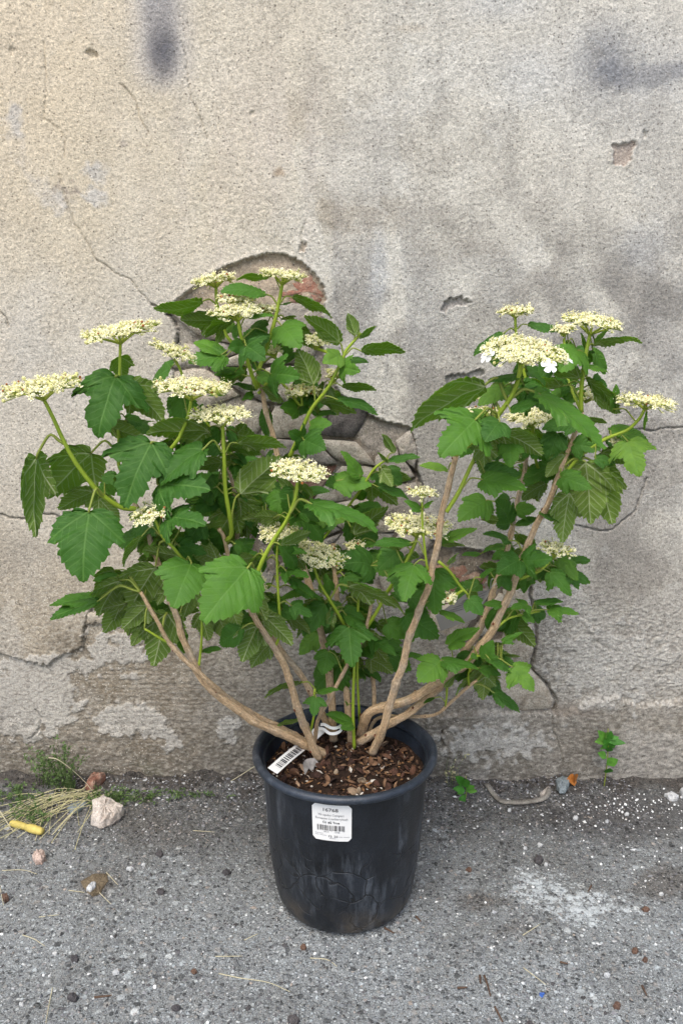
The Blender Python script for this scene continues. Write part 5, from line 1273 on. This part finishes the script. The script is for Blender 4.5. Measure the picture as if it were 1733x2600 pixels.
inner = bag.obj('inner_foliage', [M['leaf_top'], M['leaf_under'], M['petiole']], shrub, BASE, porg=BASE); inner['kind'] = 'stuff'; inner.color = (.34, .34, .34, 1)

# ------------------------------------------------------------------ tags tied to the shrub
def strip_obj(name, pts, width, normal, mat, label=None, cat=None, thick=.0004):
    P = np.array(pts); T = np.gradient(P, axis=0); T /= np.linalg.norm(T, axis=1)[:, None]
    S = np.cross(T, normal); S /= np.linalg.norm(S, axis=1)[:, None]; N = np.cross(S, T)
    L = P - S * width / 2; Rt = P + S * width / 2; n = len(P); mb = MB()
    V = np.vstack([L + N * thick, Rt + N * thick, L - N * thick, Rt - N * thick]); Q = []
    for i in range(n - 1):
        Q += [[i, i + 1, n + i + 1, n + i], [2 * n + i, 3 * n + i, 3 * n + i + 1, 2 * n + i + 1], [i, 2 * n + i, 2 * n + i + 1, i + 1], [n + i, n + i + 1, 3 * n + i + 1, 3 * n + i]]
    Q += [[0, n, 3 * n, 2 * n], [n - 1, 3 * n - 1, 4 * n - 1, 2 * n - 1]]
    mb.add(V, None, Q); return mb, P, S, N
tagE = bpy.data.objects.new('barcode_tag', None); link(tagE)
a0 = at_z(692, 1957, POT[2] + .2275); a1 = at_z(768, 1893, POT[2] + SOIL_Z + .020); a2 = at_z(815, 1850, POT[2] + SOIL_Z + .028)
tagE.location = a0; tag(tagE, 'narrow white plastic barcode tag looped round the stems inside the pot', 'plant tag')
nrm = vunit(np.array([-.1, -.72, .55]))
mb, P, S, N = strip_obj('strip', crom([a0, a0 * .5 + a1 * .5 + [0, 0, .001], a1, a2], 14), .0145, nrm, None)
mb.obj('strip', [M['paper']], tagE, a0, porg=a0, smooth=False)
mb = MB(); tb = random.Random(8); Pd = crom([a0, a0 * .5 + a1 * .5 + [0, 0, .001], a1], 100); t = 14
Td = vunit(a1 - a0); Sd = S[2]; Nd = N[2]
if Nd @ (np.array([0, 0, CAM_H]) - a0) < 0: Nd = -Nd
while t < 92:
    w = tb.choice([1, 1, 2, 3]); c0, c1 = Pd[t], Pd[min(t + w, 98)]; up = Sd if Sd[2] > 0 else -Sd
    mb.add([c0 - up * .005 + Nd * .0007, c1 - up * .005 + Nd * .0007, c1 + up * .0035 + Nd * .0007, c0 + up * .0035 + Nd * .0007], None, [[0, 1, 2, 3]]); t += w + tb.choice([1, 2, 2, 3])
mb.obj('barcode', [M['ink']], tagE, a0, porg=a0, smooth=False)
for band in ([(812, 1850), (822, 1852), (836, 1862), (852, 1862), (864, 1855), (867, 1843)], [(814, 1840), (824, 1840), (840, 1848), (855, 1848), (865, 1842), (867, 1834)]):
    pts = [at(bx, by, .992 - .012 * math.sin(math.pi * i / 5)) for i, (bx, by) in enumerate(band)]      # two bands of the loop round the stem
    mb, P, S, N = strip_obj('loop', crom(pts, 20), .0040, np.array([0, -.8, .55]), None); mb.obj('loop', [M['paper']], tagE, a0, porg=a0, smooth=False)
# picture card wired to the rear right stem
cardE = bpy.data.objects.new('hanging_card', None); c0 = at(1182, 1540, 1.075); cardE.location = c0; link(cardE)
tag(cardE, 'grey striped plastic card wired to a rear stem behind the leaves', 'plant tag')
q = [at(1243, 1497, 1.07), at(1182, 1507, 1.075), at(1105, 1564, 1.08), at(1118, 1602, 1.075), at(1207, 1571, 1.065)]
mb = MB(); nq = vunit(np.cross(q[1] - q[0], q[3] - q[0])); nq = nq if nq[1] < 0 else -nq
V = np.vstack([np.array(q), np.array(q) - nq * .0006]); mb.add(V, [[0, 1, 2], [0, 2, 4], [2, 3, 4], [5, 7, 6], [5, 9, 7], [7, 9, 8]], [[i, (i + 1) % 5, 5 + (i + 1) % 5, 5 + i] for i in range(5)])
M['card'] = simple('card_back', (128, 126, 124), .5, .4, .05, 60); M['card_ink'] = simple('card_print', (92, 92, 96), .5, .3, .1, 60)
mb.obj('card', [M['card']], cardE, c0, porg=c0, smooth=False)
mb = MB()
for k in range(5):
    f0 = .18 + .14 * k; A_ = q[1] * (1 - f0) + q[2] * f0 + (q[4] - q[1]) * .15; B_ = q[0] * (1 - f0 * .8) + q[4] * f0 * .8 - (q[4] - q[1]) * .1; tube(mb, [A_ + nq * .0006, B_ + nq * .0006], .0004, 3)
mb.obj('print', [M['card_ink']], cardE, c0, porg=c0)
M['wire'] = simple('twist_wire', (178, 176, 172), .4, .5, .05, 60)
mb = MB(); tube(mb, crom([q[0], at(1246, 1492, 1.04), at(1258, 1482, 1.035), at(1268, 1490, 1.045), at(1262, 1478, 1.06), at(1248, 1470, 1.05), at(1243, 1497, 1.065)], 30), .0007, 5); mb.obj('wire', [M['wire']], cardE, c0, porg=c0)

# ------------------------------------------------------------------ stones, rubbish and litter on the ground
def chunk(name, pts, thick, mat, label, cat, seed, group=None, per=3, jit=.6, sink=.002):
    r_ = np.random.default_rng(seed); G_ = []
    n = len(pts)
    for i in range(n):
        a = np.array(pts[i], float); b = np.array(pts[(i + 1) % n], float)
        for k in range(per): p = a + (b - a) * k / per + r_.normal(size=2) * jit; G_.append(at_z(p[0], p[1], .002))
    G_ = np.array(G_); G_[:, 1] = np.minimum(G_[:, 1], WALL_Y - .006); c = G_.mean(0); c[2] = gz_at(c[0], c[1]) - sink; m = len(G_)
    def lvl(k, z, a): P = c + (G_ - c) * k; P[:, 2] = c[2] + z + a * r_.normal(size=m); return P
    V = np.vstack([lvl(.86, 0, 0), lvl(1.0, thick * .35, thick * .06), lvl(.95, thick * .8, thick * .09), lvl(.72, thick, thick * .10), lvl(.35, thick * 1.08, thick * .10), [[c[0], c[1], c[2] + thick * 1.1]]])
    A = G_; ar = np.sum(A[:, 0] * np.roll(A[:, 1], -1) - np.roll(A[:, 0], -1) * A[:, 1]); Q = []; T = []
    for k in range(4):
        for i in range(m): j = (i + 1) % m; Q.append([k * m + i, k * m + j, (k + 1) * m + j, (k + 1) * m + i])
    for i in range(m): T.append([4 * m + i, 4 * m + (i + 1) % m, 5 * m])
    if ar < 0: Q = [q[::-1] for q in Q]; T = [t[::-1] for t in T]
    mb = MB(); mb.add(V, T, Q); o = mb.obj(name, [M[mat]], None, c, smooth=False); tag(o, label, cat, group); return o
def zz(x, y): return x / 3.136, 1900 + y / 3.136        # a zoom on the lower left corner
M['lime_rock'] = mat_stone('pale_mortar_chunk', (204, 194, 184), (200, 190, 180), (160, 146, 134))
M['slate'] = mat_stone('slate_chip', (138, 146, 148), (130, 140, 144), (104, 112, 110))
M['pink_rock'] = mat_stone('pink_stone', (186, 164, 152), (190, 170, 158), (134, 110, 98))
M['dirt_rock'] = mat_stone('dirt_clod', (112, 100, 82), (120, 108, 88), (84, 74, 60))
M['white_rock'] = mat_stone('white_stone', (200, 200, 198), (186, 188, 190), (160, 158, 154))
M['dark_rock'] = mat_stone('dark_pebble', (76, 74, 76), (88, 84, 84), (62, 60, 60))
M['rust_rock'] = mat_stone('rusty_pebble', (112, 88, 74), (100, 80, 70), (84, 66, 56))
M['yellow'] = mat_random('yellow_husk', [(0, (186, 168, 92)), (1, (194, 176, 98))], .6, 60, .5)
chunk('mortar_chunk', [zz(735, 470), zz(830, 435), zz(905, 470), zz(995, 530), zz(960, 580), zz(880, 630), zz(800, 655), zz(725, 620), zz(742, 545)], .022, 'lime_rock', 'angular pale grey mortar chunk lying below the weeds', 'stone', 41)
chunk('brick_fragment', [zz(680, 350), zz(720, 275), zz(770, 228), zz(850, 232), zz(845, 270), zz(790, 310), zz(745, 360)], .018, 'brick', 'reddish brick fragment against the foot of the wall', 'brick', 42)
chunk('slate_chip', [zz(535, 500), zz(580, 455), zz(650, 437), zz(700, 455), zz(640, 505), zz(580, 530)], .010, 'slate', 'blue grey slate chip beside the pale mortar chunk', 'stone', 43)
chunk('pink_stone', [zz(255, 870), zz(290, 838), zz(360, 845), zz(368, 880), zz(340, 915), zz(285, 915)], .014, 'pink_rock', 'small pinkish stone below the yellow husk', 'stone', 44)
chunk('dirt_clod', [zz(640, 1060), zz(730, 1000), zz(860, 1000), zz(865, 1060), zz(800, 1150), zz(740, 1180), zz(690, 1140)], .005, 'dirt_rock', 'brown dirt clod with a white chip on it', 'dirt clod', 45)
chunk('white_chip', [zz(690, 1135), zz(735, 1080), zz(770, 1085), zz(765, 1120), zz(720, 1160)], .009, 'white_rock', 'white stone chip resting on the brown dirt clod', 'stone', 46)
chunk('maroon_pebble', [zz(20, 1190), zz(60, 1175), zz(75, 1205), zz(40, 1230)], .010, 'rust_rock', 'maroon pebble on the asphalt left of the dirt clod', 'stone', 47)
# husk: two swollen joints
hk = bpy.data.objects.new('yellow_husk', None); h0 = on_ground(*zz(220, 670)); hk.location = h0; link(hk); tag(hk, 'yellow segmented husk lying on the asphalt by dry grass', 'husk')
A_, B_ = on_ground(*zz(95, 632)), on_ground(*zz(345, 690)); B_[2] = A_[2] = max(A_[2], B_[2])
for f0, f1, r0 in ((0, .52, .0072), (.48, 1, .0085)):
    t = np.linspace(0, 1, 9); Pp = (A_ + (B_ - A_) * (f0 + (f1 - f0) * t)[:, None]) + [0, 0, .006]; mb = MB()
    tube(mb, Pp, r0 * .82 * (.55 + .45 * np.sin(np.pi * np.clip(t * .9 + .08, 0, 1)) ** .6), 10, 0, True, .12, int(f0 * 10)); mb.obj('segment', [M['yellow']], hk, h0, porg=h0)
# curled strip of bark and scrap below the right half of the wall
def zr(x, y): return 1080 + x / 2.4012, 1650 + y / 2.4012
M['strip_bark'] = mat_stone('weathered_bark', (150, 145, 136), (142, 136, 126), (104, 98, 90))
cb = crom([on_ground(*zr(370, 835)), on_ground(*zr(420, 905)), on_ground(*zr(470, 935)), on_ground(*zr(600, 940)), on_ground(*zr(720, 915)), on_ground(*zr(755, 860))], 24)
cb[:, 2] += .003 + .003 * np.abs(np.linspace(-1, 1, 24)) ** 2
mb, P, S, N = strip_obj('bark_strip', cb, .0085, np.array([0, -.25, 1.0]), None, thick=.0012)
o = mb.obj('bark_strip', [M['strip_bark']], None, cb[10]); tag(o, 'curved weathered bark strip at the foot of the wall', 'bark')
chunk('plaster_flake', [zr(695, 880), zr(740, 840), zr(765, 850), zr(745, 905), zr(700, 915)], .008, 'lime_rock', 'grey plaster flake standing by the end of the bark strip', 'plaster', 51)
chunk('crumpled_scrap', [zr(790, 820), zr(830, 795), zr(885, 810), zr(870, 850), zr(850, 890), zr(810, 890), zr(795, 850)], .012, 'slate', 'dark crumpled grey scrap beside the orange dead leaf', 'scrap', 52)
chunk('white_lump', [zr(1450, 890), zr(1490, 875), zr(1540, 900), zr(1530, 925), zr(1480, 920)], .010, 'white_rock', 'larger white lump among white grains by the wall', 'stone', 53)
chunk('white_lump', [zr(1545, 870), zr(1568, 850), zr(1600, 860), zr(1600, 905), zr(1560, 905)], .012, 'white_rock', 'rounded white stone next to the larger white lump', 'stone', 54)
k = 0
for (x, y, s, mt) in [(190, 2434, 14, 'dark_rock'), (186, 2536, 16, 'dark_rock'), (447, 2562, 12, 'dark_rock'), (405, 2168, 12, 'dark_rock'), (408, 2262, 12, 'dark_rock'), (575, 2215, 11, 'dark_rock'), (1366, 2185, 16, 'dark_rock'), (745, 2592, 18, 'dark_rock'), (1342, 2598, 10, 'dark_rock')]:
    o = chunk('dark_pebble', [(x + s * math.cos(a) * (.8 + .3 * ((k + i) % 3) / 2), y + s * .6 * math.sin(a)) for i, a in enumerate(np.arange(6) / 6 * 6.283)], .007, mt, 'dark grey pebble bedded in the asphalt', 'stone', 60 + k, 'dark pebbles on the asphalt'); k += 1
for (x, y, s) in [(1610, 2415, 11), (1636, 2437, 8), (1638, 2308, 10), (1565, 2554, 13), (1190, 2208, 8), (492, 2463, 8), (770, 2403, 10)]:
    chunk('brown_pebble', [(x + s * math.cos(a) * (.8 + .3 * ((k + i) % 3) / 2), y + s * .6 * math.sin(a)) for i, a in enumerate(np.arange(6) / 6 * 6.283)], .006, 'rust_rock', 'small brown pebble lying on the asphalt', 'stone', 60 + k, 'brown pebbles on the asphalt'); k += 1
for (x, y, s) in [(1332, 2155, 9), (1370, 2142, 10), (1292, 2056, 9), (1540, 2475, 12), (330, 2205, 12), (1385, 2194, 8), (1677, 2271, 9), (140, 2418, 9), (1540, 2080, 9), (365, 2195, 8), (295, 2470, 13), (55, 2550, 11), (1460, 2075, 11), (1590, 2065, 8)]:
    s *= .72
    chunk('white_pebble', [(x + s * math.cos(a) * (.8 + .3 * ((k + i) % 3) / 2), y + s * .6 * math.sin(a)) for i, a in enumerate(np.arange(6) / 6 * 6.283)], .005, 'white_rock', 'small whitish pebble lying on the asphalt', 'stone', 60 + k, 'white pebbles on the asphalt'); k += 1
o = chunk('plastic_shard', [(1366, 2512), (1382, 2516), (1376, 2530), (1367, 2524)], .003, 'white_rock', 'tiny blue plastic shard lying on the asphalt', 'plastic shard', 59, per=1)
M['blue'] = simple('blue_plastic', (58, 96, 170), .4, .5, .05, 60); o.data.materials[0] = M['blue']
M['straw'] = simple('dry_straw', (186, 178, 150), .7, .2, .12, 60); M['twig'] = simple('brown_twig', (88, 70, 58), .8, .2, .2, 80, .5)
def lying(name, pts, r, mat, label, cat, group=None, lift=.0003):
    P = np.array([on_ground(*p) for p in pts]); P[:, 2] += r + lift; P = crom(P, max(8, len(pts) * 4)); mb = MB(); tube(mb, P, np.linspace(r, r * .6, len(P)), 6)
    o = mb.obj(name, [M[mat]], None, P[0]); tag(o, label, cat, group)
STRAW = [[(556, 2474), (610, 2485), (680, 2496), (736, 2520)], [(547, 2430), (614, 2428)], [(787, 2434), (830, 2438), (855, 2455)], [(58, 2375), (88, 2388), (114, 2402)], [(134, 2508), (124, 2560), (117, 2600)], [(270, 2215), (300, 2248)], [(490, 2110), (545, 2114)], [(175, 2262), (215, 2268)], [(1326, 2376), (1370, 2348)], [(1328, 2460), (1385, 2502)], [(0, 2250), (10, 2300)], [(620, 2388), (655, 2372)], [(6, 2212), (60, 2210), (95, 2222)], [(100, 2330), (150, 2324)], [(245, 2260), (282, 2296)]]
for p in STRAW: lying('straw', p, .00062, 'straw', 'thin pale dry straw lying on the asphalt', 'straw', 'dry straws on the asphalt')
for p in [[(1228, 2480), (1237, 2505), (1244, 2532)], [(1217, 2478), (1219, 2500)], [(1255, 2560), (1262, 2572), (1275, 2598)], [(1160, 2512), (1185, 2510)], [(1628, 2505), (1640, 2530)], [(1500, 2250), (1492, 2265)], [(1420, 2445), (1440, 2450)], [(240, 2535), (282, 2530)], [(975, 2358), (1000, 2372)], [(1055, 2330), (1068, 2342)]]:
    lying('twig', p, .0014, 'twig', 'short brown twig lying on the asphalt', 'twig', 'brown twigs on the asphalt')
# loose grit everywhere, thickest by the wall
gr = MB(); gb = np.random.default_rng(77); NG = 7000
gxs = gb.uniform(-.50, .50, NG); gys = WALL_Y - .006 - np.where(gb.random(NG) < .52, np.abs(gb.normal(size=NG)) * .085, gb.uniform(0, .60, NG))
for x, y in zip(gxs, gys):
    if (x - POT[0]) ** 2 + (y - POT[1]) ** 2 < .093 ** 2 or y < .6: continue
    s = gb.uniform(.0008, .0021) * (1.7 if gb.random() < .07 else 1); V = OCT_V + gb.normal(size=(6, 3)) * .22
    gr.add((V * [s * gb.uniform(.8, 1.6), s, s * .7]) @ rotm(0, 0, gb.uniform(0, 6.28)).T + [x, y, gz_at(x, y) + s * .25], OCT_T, None)
o = gr.obj('loose_grit', [M['pebble']], None, smooth=False); tag(o, 'fine loose grit scattered over the asphalt and along the wall', 'gravel', None, 'stuff')
M['perlite'] = simple('perlite', (236, 236, 234), .9, .2, .04, 300)
gr = MB()
for _ in range(230):
    cx, cy, sx_, sy_ = [(1630, 2045, 80, 20), (1560, 2120, 160, 50), (1330, 2090, 140, 50), (1500, 2250, 200, 60), (900, 2420, 700, 140)][gb.choice(5, p=[.46, .18, .10, .12, .14])]
    p = on_ground(float(np.clip(cx + gb.normal() * sx_, 5, 1728)), float(max(cy + gb.normal() * sy_, 2005)))
    if (p[0] - POT[0]) ** 2 + (p[1] - POT[1]) ** 2 < .093 ** 2: continue
    s = .0005 + .0018 * gb.random() ** 2; gr.add((ICO_V + gb.normal(size=(12, 3)) * .12) * s + p + [0, 0, s * .4], ICO_T)
o = gr.obj('white_grains', [M['perlite']], None, smooth=False); tag(o, 'tiny white perlite grains spilled on the ground right of the pot', 'grains', None, 'stuff')

# ------------------------------------------------------------------ weeds at the foot of the wall
M['weed'] = mat_random('weed_leaf', [(0, (86, 112, 62)), (1, (116, 138, 84))], .6, 200, 0, .3, True, .3)
M['weed2'] = mat_random('broad_weed_leaf', [(0, (66, 128, 40)), (.5, (82, 146, 52)), (1, (112, 160, 64))], .5, 120, .3, .35, False, .3)
M['sprig'] = mat_random('dry_weed', [(0, (190, 182, 146)), (1, (160, 156, 112))], .8, 200, 0, .2, True)
def simple_leaf(mb, B, T, n, w, m=0, fold=.25):
    a = T - B; L = np.linalg.norm(a); a = a / L; s = vunit(np.cross(a, n)); nn = np.cross(s, a); V = []; Q = []
    prof = [(.0, .08), (.2, .62), (.42, 1.0), (.65, .82), (.85, .42), (1.0, .02)]
    for t, ww in prof:
        c = B + a * L * t - np.array([0, 0, 1]) * L * .18 * t * t
        V += [c - s * w * L * ww / 2 + nn * fold * w * L * ww / 2, c, c + s * w * L * ww / 2 + nn * fold * w * L * ww / 2]
    for i in range(len(prof) - 1): k = i * 3; Q += [[k, k + 1, k + 4, k + 3], [k + 1, k + 2, k + 5, k + 4]]
    V = np.array(V); N_ = len(V); mb.add(np.vstack([V, V - nn * .0003]), None, np.vstack([Q, np.array(Q)[:, ::-1] + N_]), m)
def broad_weed(name, foot, top, leaves, label, cat='weed'):
    f = on_ground(*foot); Y = f[1]; e = bpy.data.objects.new(name, None); e.location = f; link(e); tag(e, label, cat)
    Tp = at(*top, Y - .006); mb = MB(); C = crom([f - [0, 0, .004], f * .5 + Tp * .5 + [.002, -.002, 0], Tp], 12); tube(mb, C, np.linspace(.0012, .0008, 12), 6); mb.obj('stem', [M['petiole']], e, f, porg=f)
    for (b, t, w) in leaves:
        mb = MB(); B_ = at(*b, Y - .006); T_ = at(*t, Y - .006 - .012 * random.random()); simple_leaf(mb, B_, T_, vunit([.1 * random.random(), -.7, .7]), w); mb.obj('leaf', [M['weed2']], e, f, porg=f)
def zt(lst): return [((zr(*b)), (zr(*t)), w) for b, t, w in lst]
broad_weed('leafy_weed', zr(1088, 800), zr(1110, 480), zt([((1098, 560), (1030, 545), .5), ((1105, 560), (1220, 552), .42), ((1100, 570), (1050, 470), .45), ((1108, 560), (1130, 478), .5), ((1105, 600), (1085, 530), .7), ((1108, 600), (1160, 545), .55), ((1105, 620), (1130, 580), .6), ((1100, 660), (1048, 612), .55), ((1102, 700), (1172, 652), .6), ((1100, 750), (1122, 708), .75), ((1106, 540), (1100, 490), .6), ((1100, 590), (1060, 600), .5), ((1108, 545), (1180, 520), .4)]), 'upright leafy green weed growing at the foot of the wall')
broad_weed('low_weed', zr(240, 900), zr(245, 770), zt([((240, 830), (180, 750), .4), ((240, 860), (165, 830), .5), ((245, 860), (315, 850), .5), ((240, 880), (200, 950), .55), ((245, 840), (245, 770), .5), ((245, 850), (300, 820), .45), ((235, 870), (190, 870), .5)]), 'low green weed rooted beside the pot at the wall foot')
def fuzzy(name, feet, label, n, hmin, hmax, mat, leafy, seed, spread=.25, thick=.0005):
    r_ = np.random.default_rng(seed); mb = MB(); c = on_ground(*feet[0][:2])
    for _ in range(n):
        fx, fy, sx_, sy_ = feet[r_.integers(len(feet))]
        f = on_ground(float(max(fx + r_.normal() * sx_, -30)), float(max(fy + r_.normal() * sy_, 1985))); h = r_.uniform(hmin, hmax)
        d = np.array([r_.normal() * spread, -abs(r_.normal()) * spread * .5, 1.0]); d = vunit(d); P = crom([f - [0, 0, .003], f + d * h * .5, f + d * h + [r_.normal() * .01, 0, -.15 * h]], 7); P[:, 1] = np.minimum(P[:, 1], WALL_Y - .004)
        tube(mb, P, np.linspace(thick, thick * .5, 7), 3, 0, False)
        for k in range(leafy):
            i = r_.integers(1, 7); L = r_.uniform(.003, .008); b = P[i]; v = vunit(r_.normal(size=3) + [0, -.3, .5]) * L; s = vunit(np.cross(v, r_.normal(size=3))) * L * .22
            mb.add([b, b + v * .5 + s, b + v, b + v * .5 - s], None, [[0, 1, 2, 3]], 1)
    return mb, c
def clump(name, feet, label, *a, mats, cat):
    mb, c = fuzzy(name, feet, label, *a)
    o = mb.obj(name, mats, None, c, smooth=False); return tag(o, label, cat)
clump('feathery_weed', [(150, 2005, 26, 12), (120, 1998, 20, 8), (170, 2010, 14, 8)], 'feathery green weed clump growing up the wall foot beside the brick fragment', 55, .04, .12, None, 20, 5, .30, mats=[M['weed'], M['weed']], cat='weed')
clump('feathery_weed', [(55, 2050, 30, 22), (85, 2075, 20, 14), (35, 2030, 18, 10)], 'low green weed clump spreading above the yellow husk', 46, .015, .045, None, 18, 6, .6, mats=[M['weed'], M['weed']], cat='weed')
clump('feathery_weed', [(258, 2040, 26, 10), (285, 2030, 20, 8)], 'small green weed tuft between brick fragment and mortar chunk', 40, .010, .030, None, 14, 7, .8, mats=[M['weed'], M['weed']], cat='weed')
clump('feathery_weed', [(400, 2022, 60, 9), (480, 2016, 36, 8), (345, 2025, 40, 8)], 'thin strip of mossy green weed along the wall foot', 60, .004, .016, None, 8, 8, .9, mats=[M['weed'], M['weed']], cat='weed')
clump('feathery_weed', [(1150, 1998, 10, 4), (1160, 2002, 8, 4)], 'wispy yellow green sprig beside the low weed right of the pot', 9, .03, .085, None, 8, 9, .16, mats=[M['weed'], M['sprig']], cat='weed')
# dry grass lying to the left
r_ = np.random.default_rng(31); mb = MB()
for k in range(48):
    x0, y0 = 215 + r_.normal() * 40, 2025 + r_.normal() * 14; x1, y1 = 40 + r_.normal() * 70, 2098 + r_.normal() * 26
    A_ = on_ground(x0, max(y0, 1995)); B_ = on_ground(max(x1, -40), y1); md = (A_ + B_) / 2 + [0, 0, .006 + .014 * r_.random()]
    C = crom([A_ + [0, 0, .004 + .01 * r_.random()], md, B_ + [0, 0, .002]], 8); tube(mb, C, .00055, 3, 0, False)
    for j in range(5): i = r_.integers(1, 8); s = r_.uniform(.0006, .0013); mb.add(OCT_V * s + C[i] + r_.normal(size=3) * .001, OCT_T, None, 0)
o = mb.obj('dry_grass_clump', [M['sprig']], None, on_ground(140, 2060), smooth=False); tag(o, 'bleached dry grass stalks lying flat below the green weeds', 'dry grass', None, None)
def upright_straw(pts, Y, label):
    P = crom([at(x, y, Y + dy) for x, y, dy in pts], 16); mb = MB(); tube(mb, P, np.linspace(.0009, .0006, 16), 5); o = mb.obj('straw', [M['straw']], None, P[-1]); tag(o, label, 'straw')
yb = on_ground(230, 2010)[1]
upright_straw([(124, 1924, -.03), (148, 1929, -.03), (190, 1960, -.02), (225, 1995, -.01), (236, 2012, -.012)], yb, 'bent pale straw leaning across the feathery weed')
upright_straw([(-4, 2052, 0), (20, 2090, -.02), (40, 2120, -.035), (48, 2142, -.045)], on_ground(20, 2100)[1] + .02, 'long pale straw crossing over the yellow husk')
upright_straw([(655, 1940, 0), (600, 1975, -.004), (555, 2000, -.01)], WALL_Y - .006, 'thin grey straw leaning on the wall left of the pot')
mb = MB(); simple_leaf(mb, at(1462, 1985, WALL_Y - .02), at(1438, 1972, WALL_Y - .03), vunit([0, -.6, .8]), .8); simple_leaf(mb, at(1460, 1985, WALL_Y - .02), at(1458, 1960, WALL_Y - .03), vunit([.3, -.6, .6]), .6)
M['dead'] = mat_random('dead_leaf', [(0, (176, 112, 50)), (1, (170, 108, 52))], .7, 120, .4)
o = mb.obj('dead_leaf', [M['dead']], None, at(1455, 1980, WALL_Y - .02)); tag(o, 'curled orange dead leaf leaning against the wall foot', 'leaf')

# withered grey leaf caught on the mulch at the stem foot
M['grey_leaf'] = mat_random('withered_leaf', [(0, (132, 128, 126)), (1, (140, 136, 132))], .9, 160, .6)
mb = MB(); b0 = at_z(778, 1928, POT[2] + SOIL_Z + .010)
for tx, ty, w in ((794, 1954, .6), (774, 1960, .35), (814, 1944, .5)): simple_leaf(mb, b0, at_z(tx, ty, POT[2] + SOIL_Z + .006), vunit([.2, -.5, .8]), w, 0, .5)
o = mb.obj('withered_leaf', [M['grey_leaf']], None, b0); tag(o, 'grey withered leaf lying on the mulch inside the pot', 'leaf')
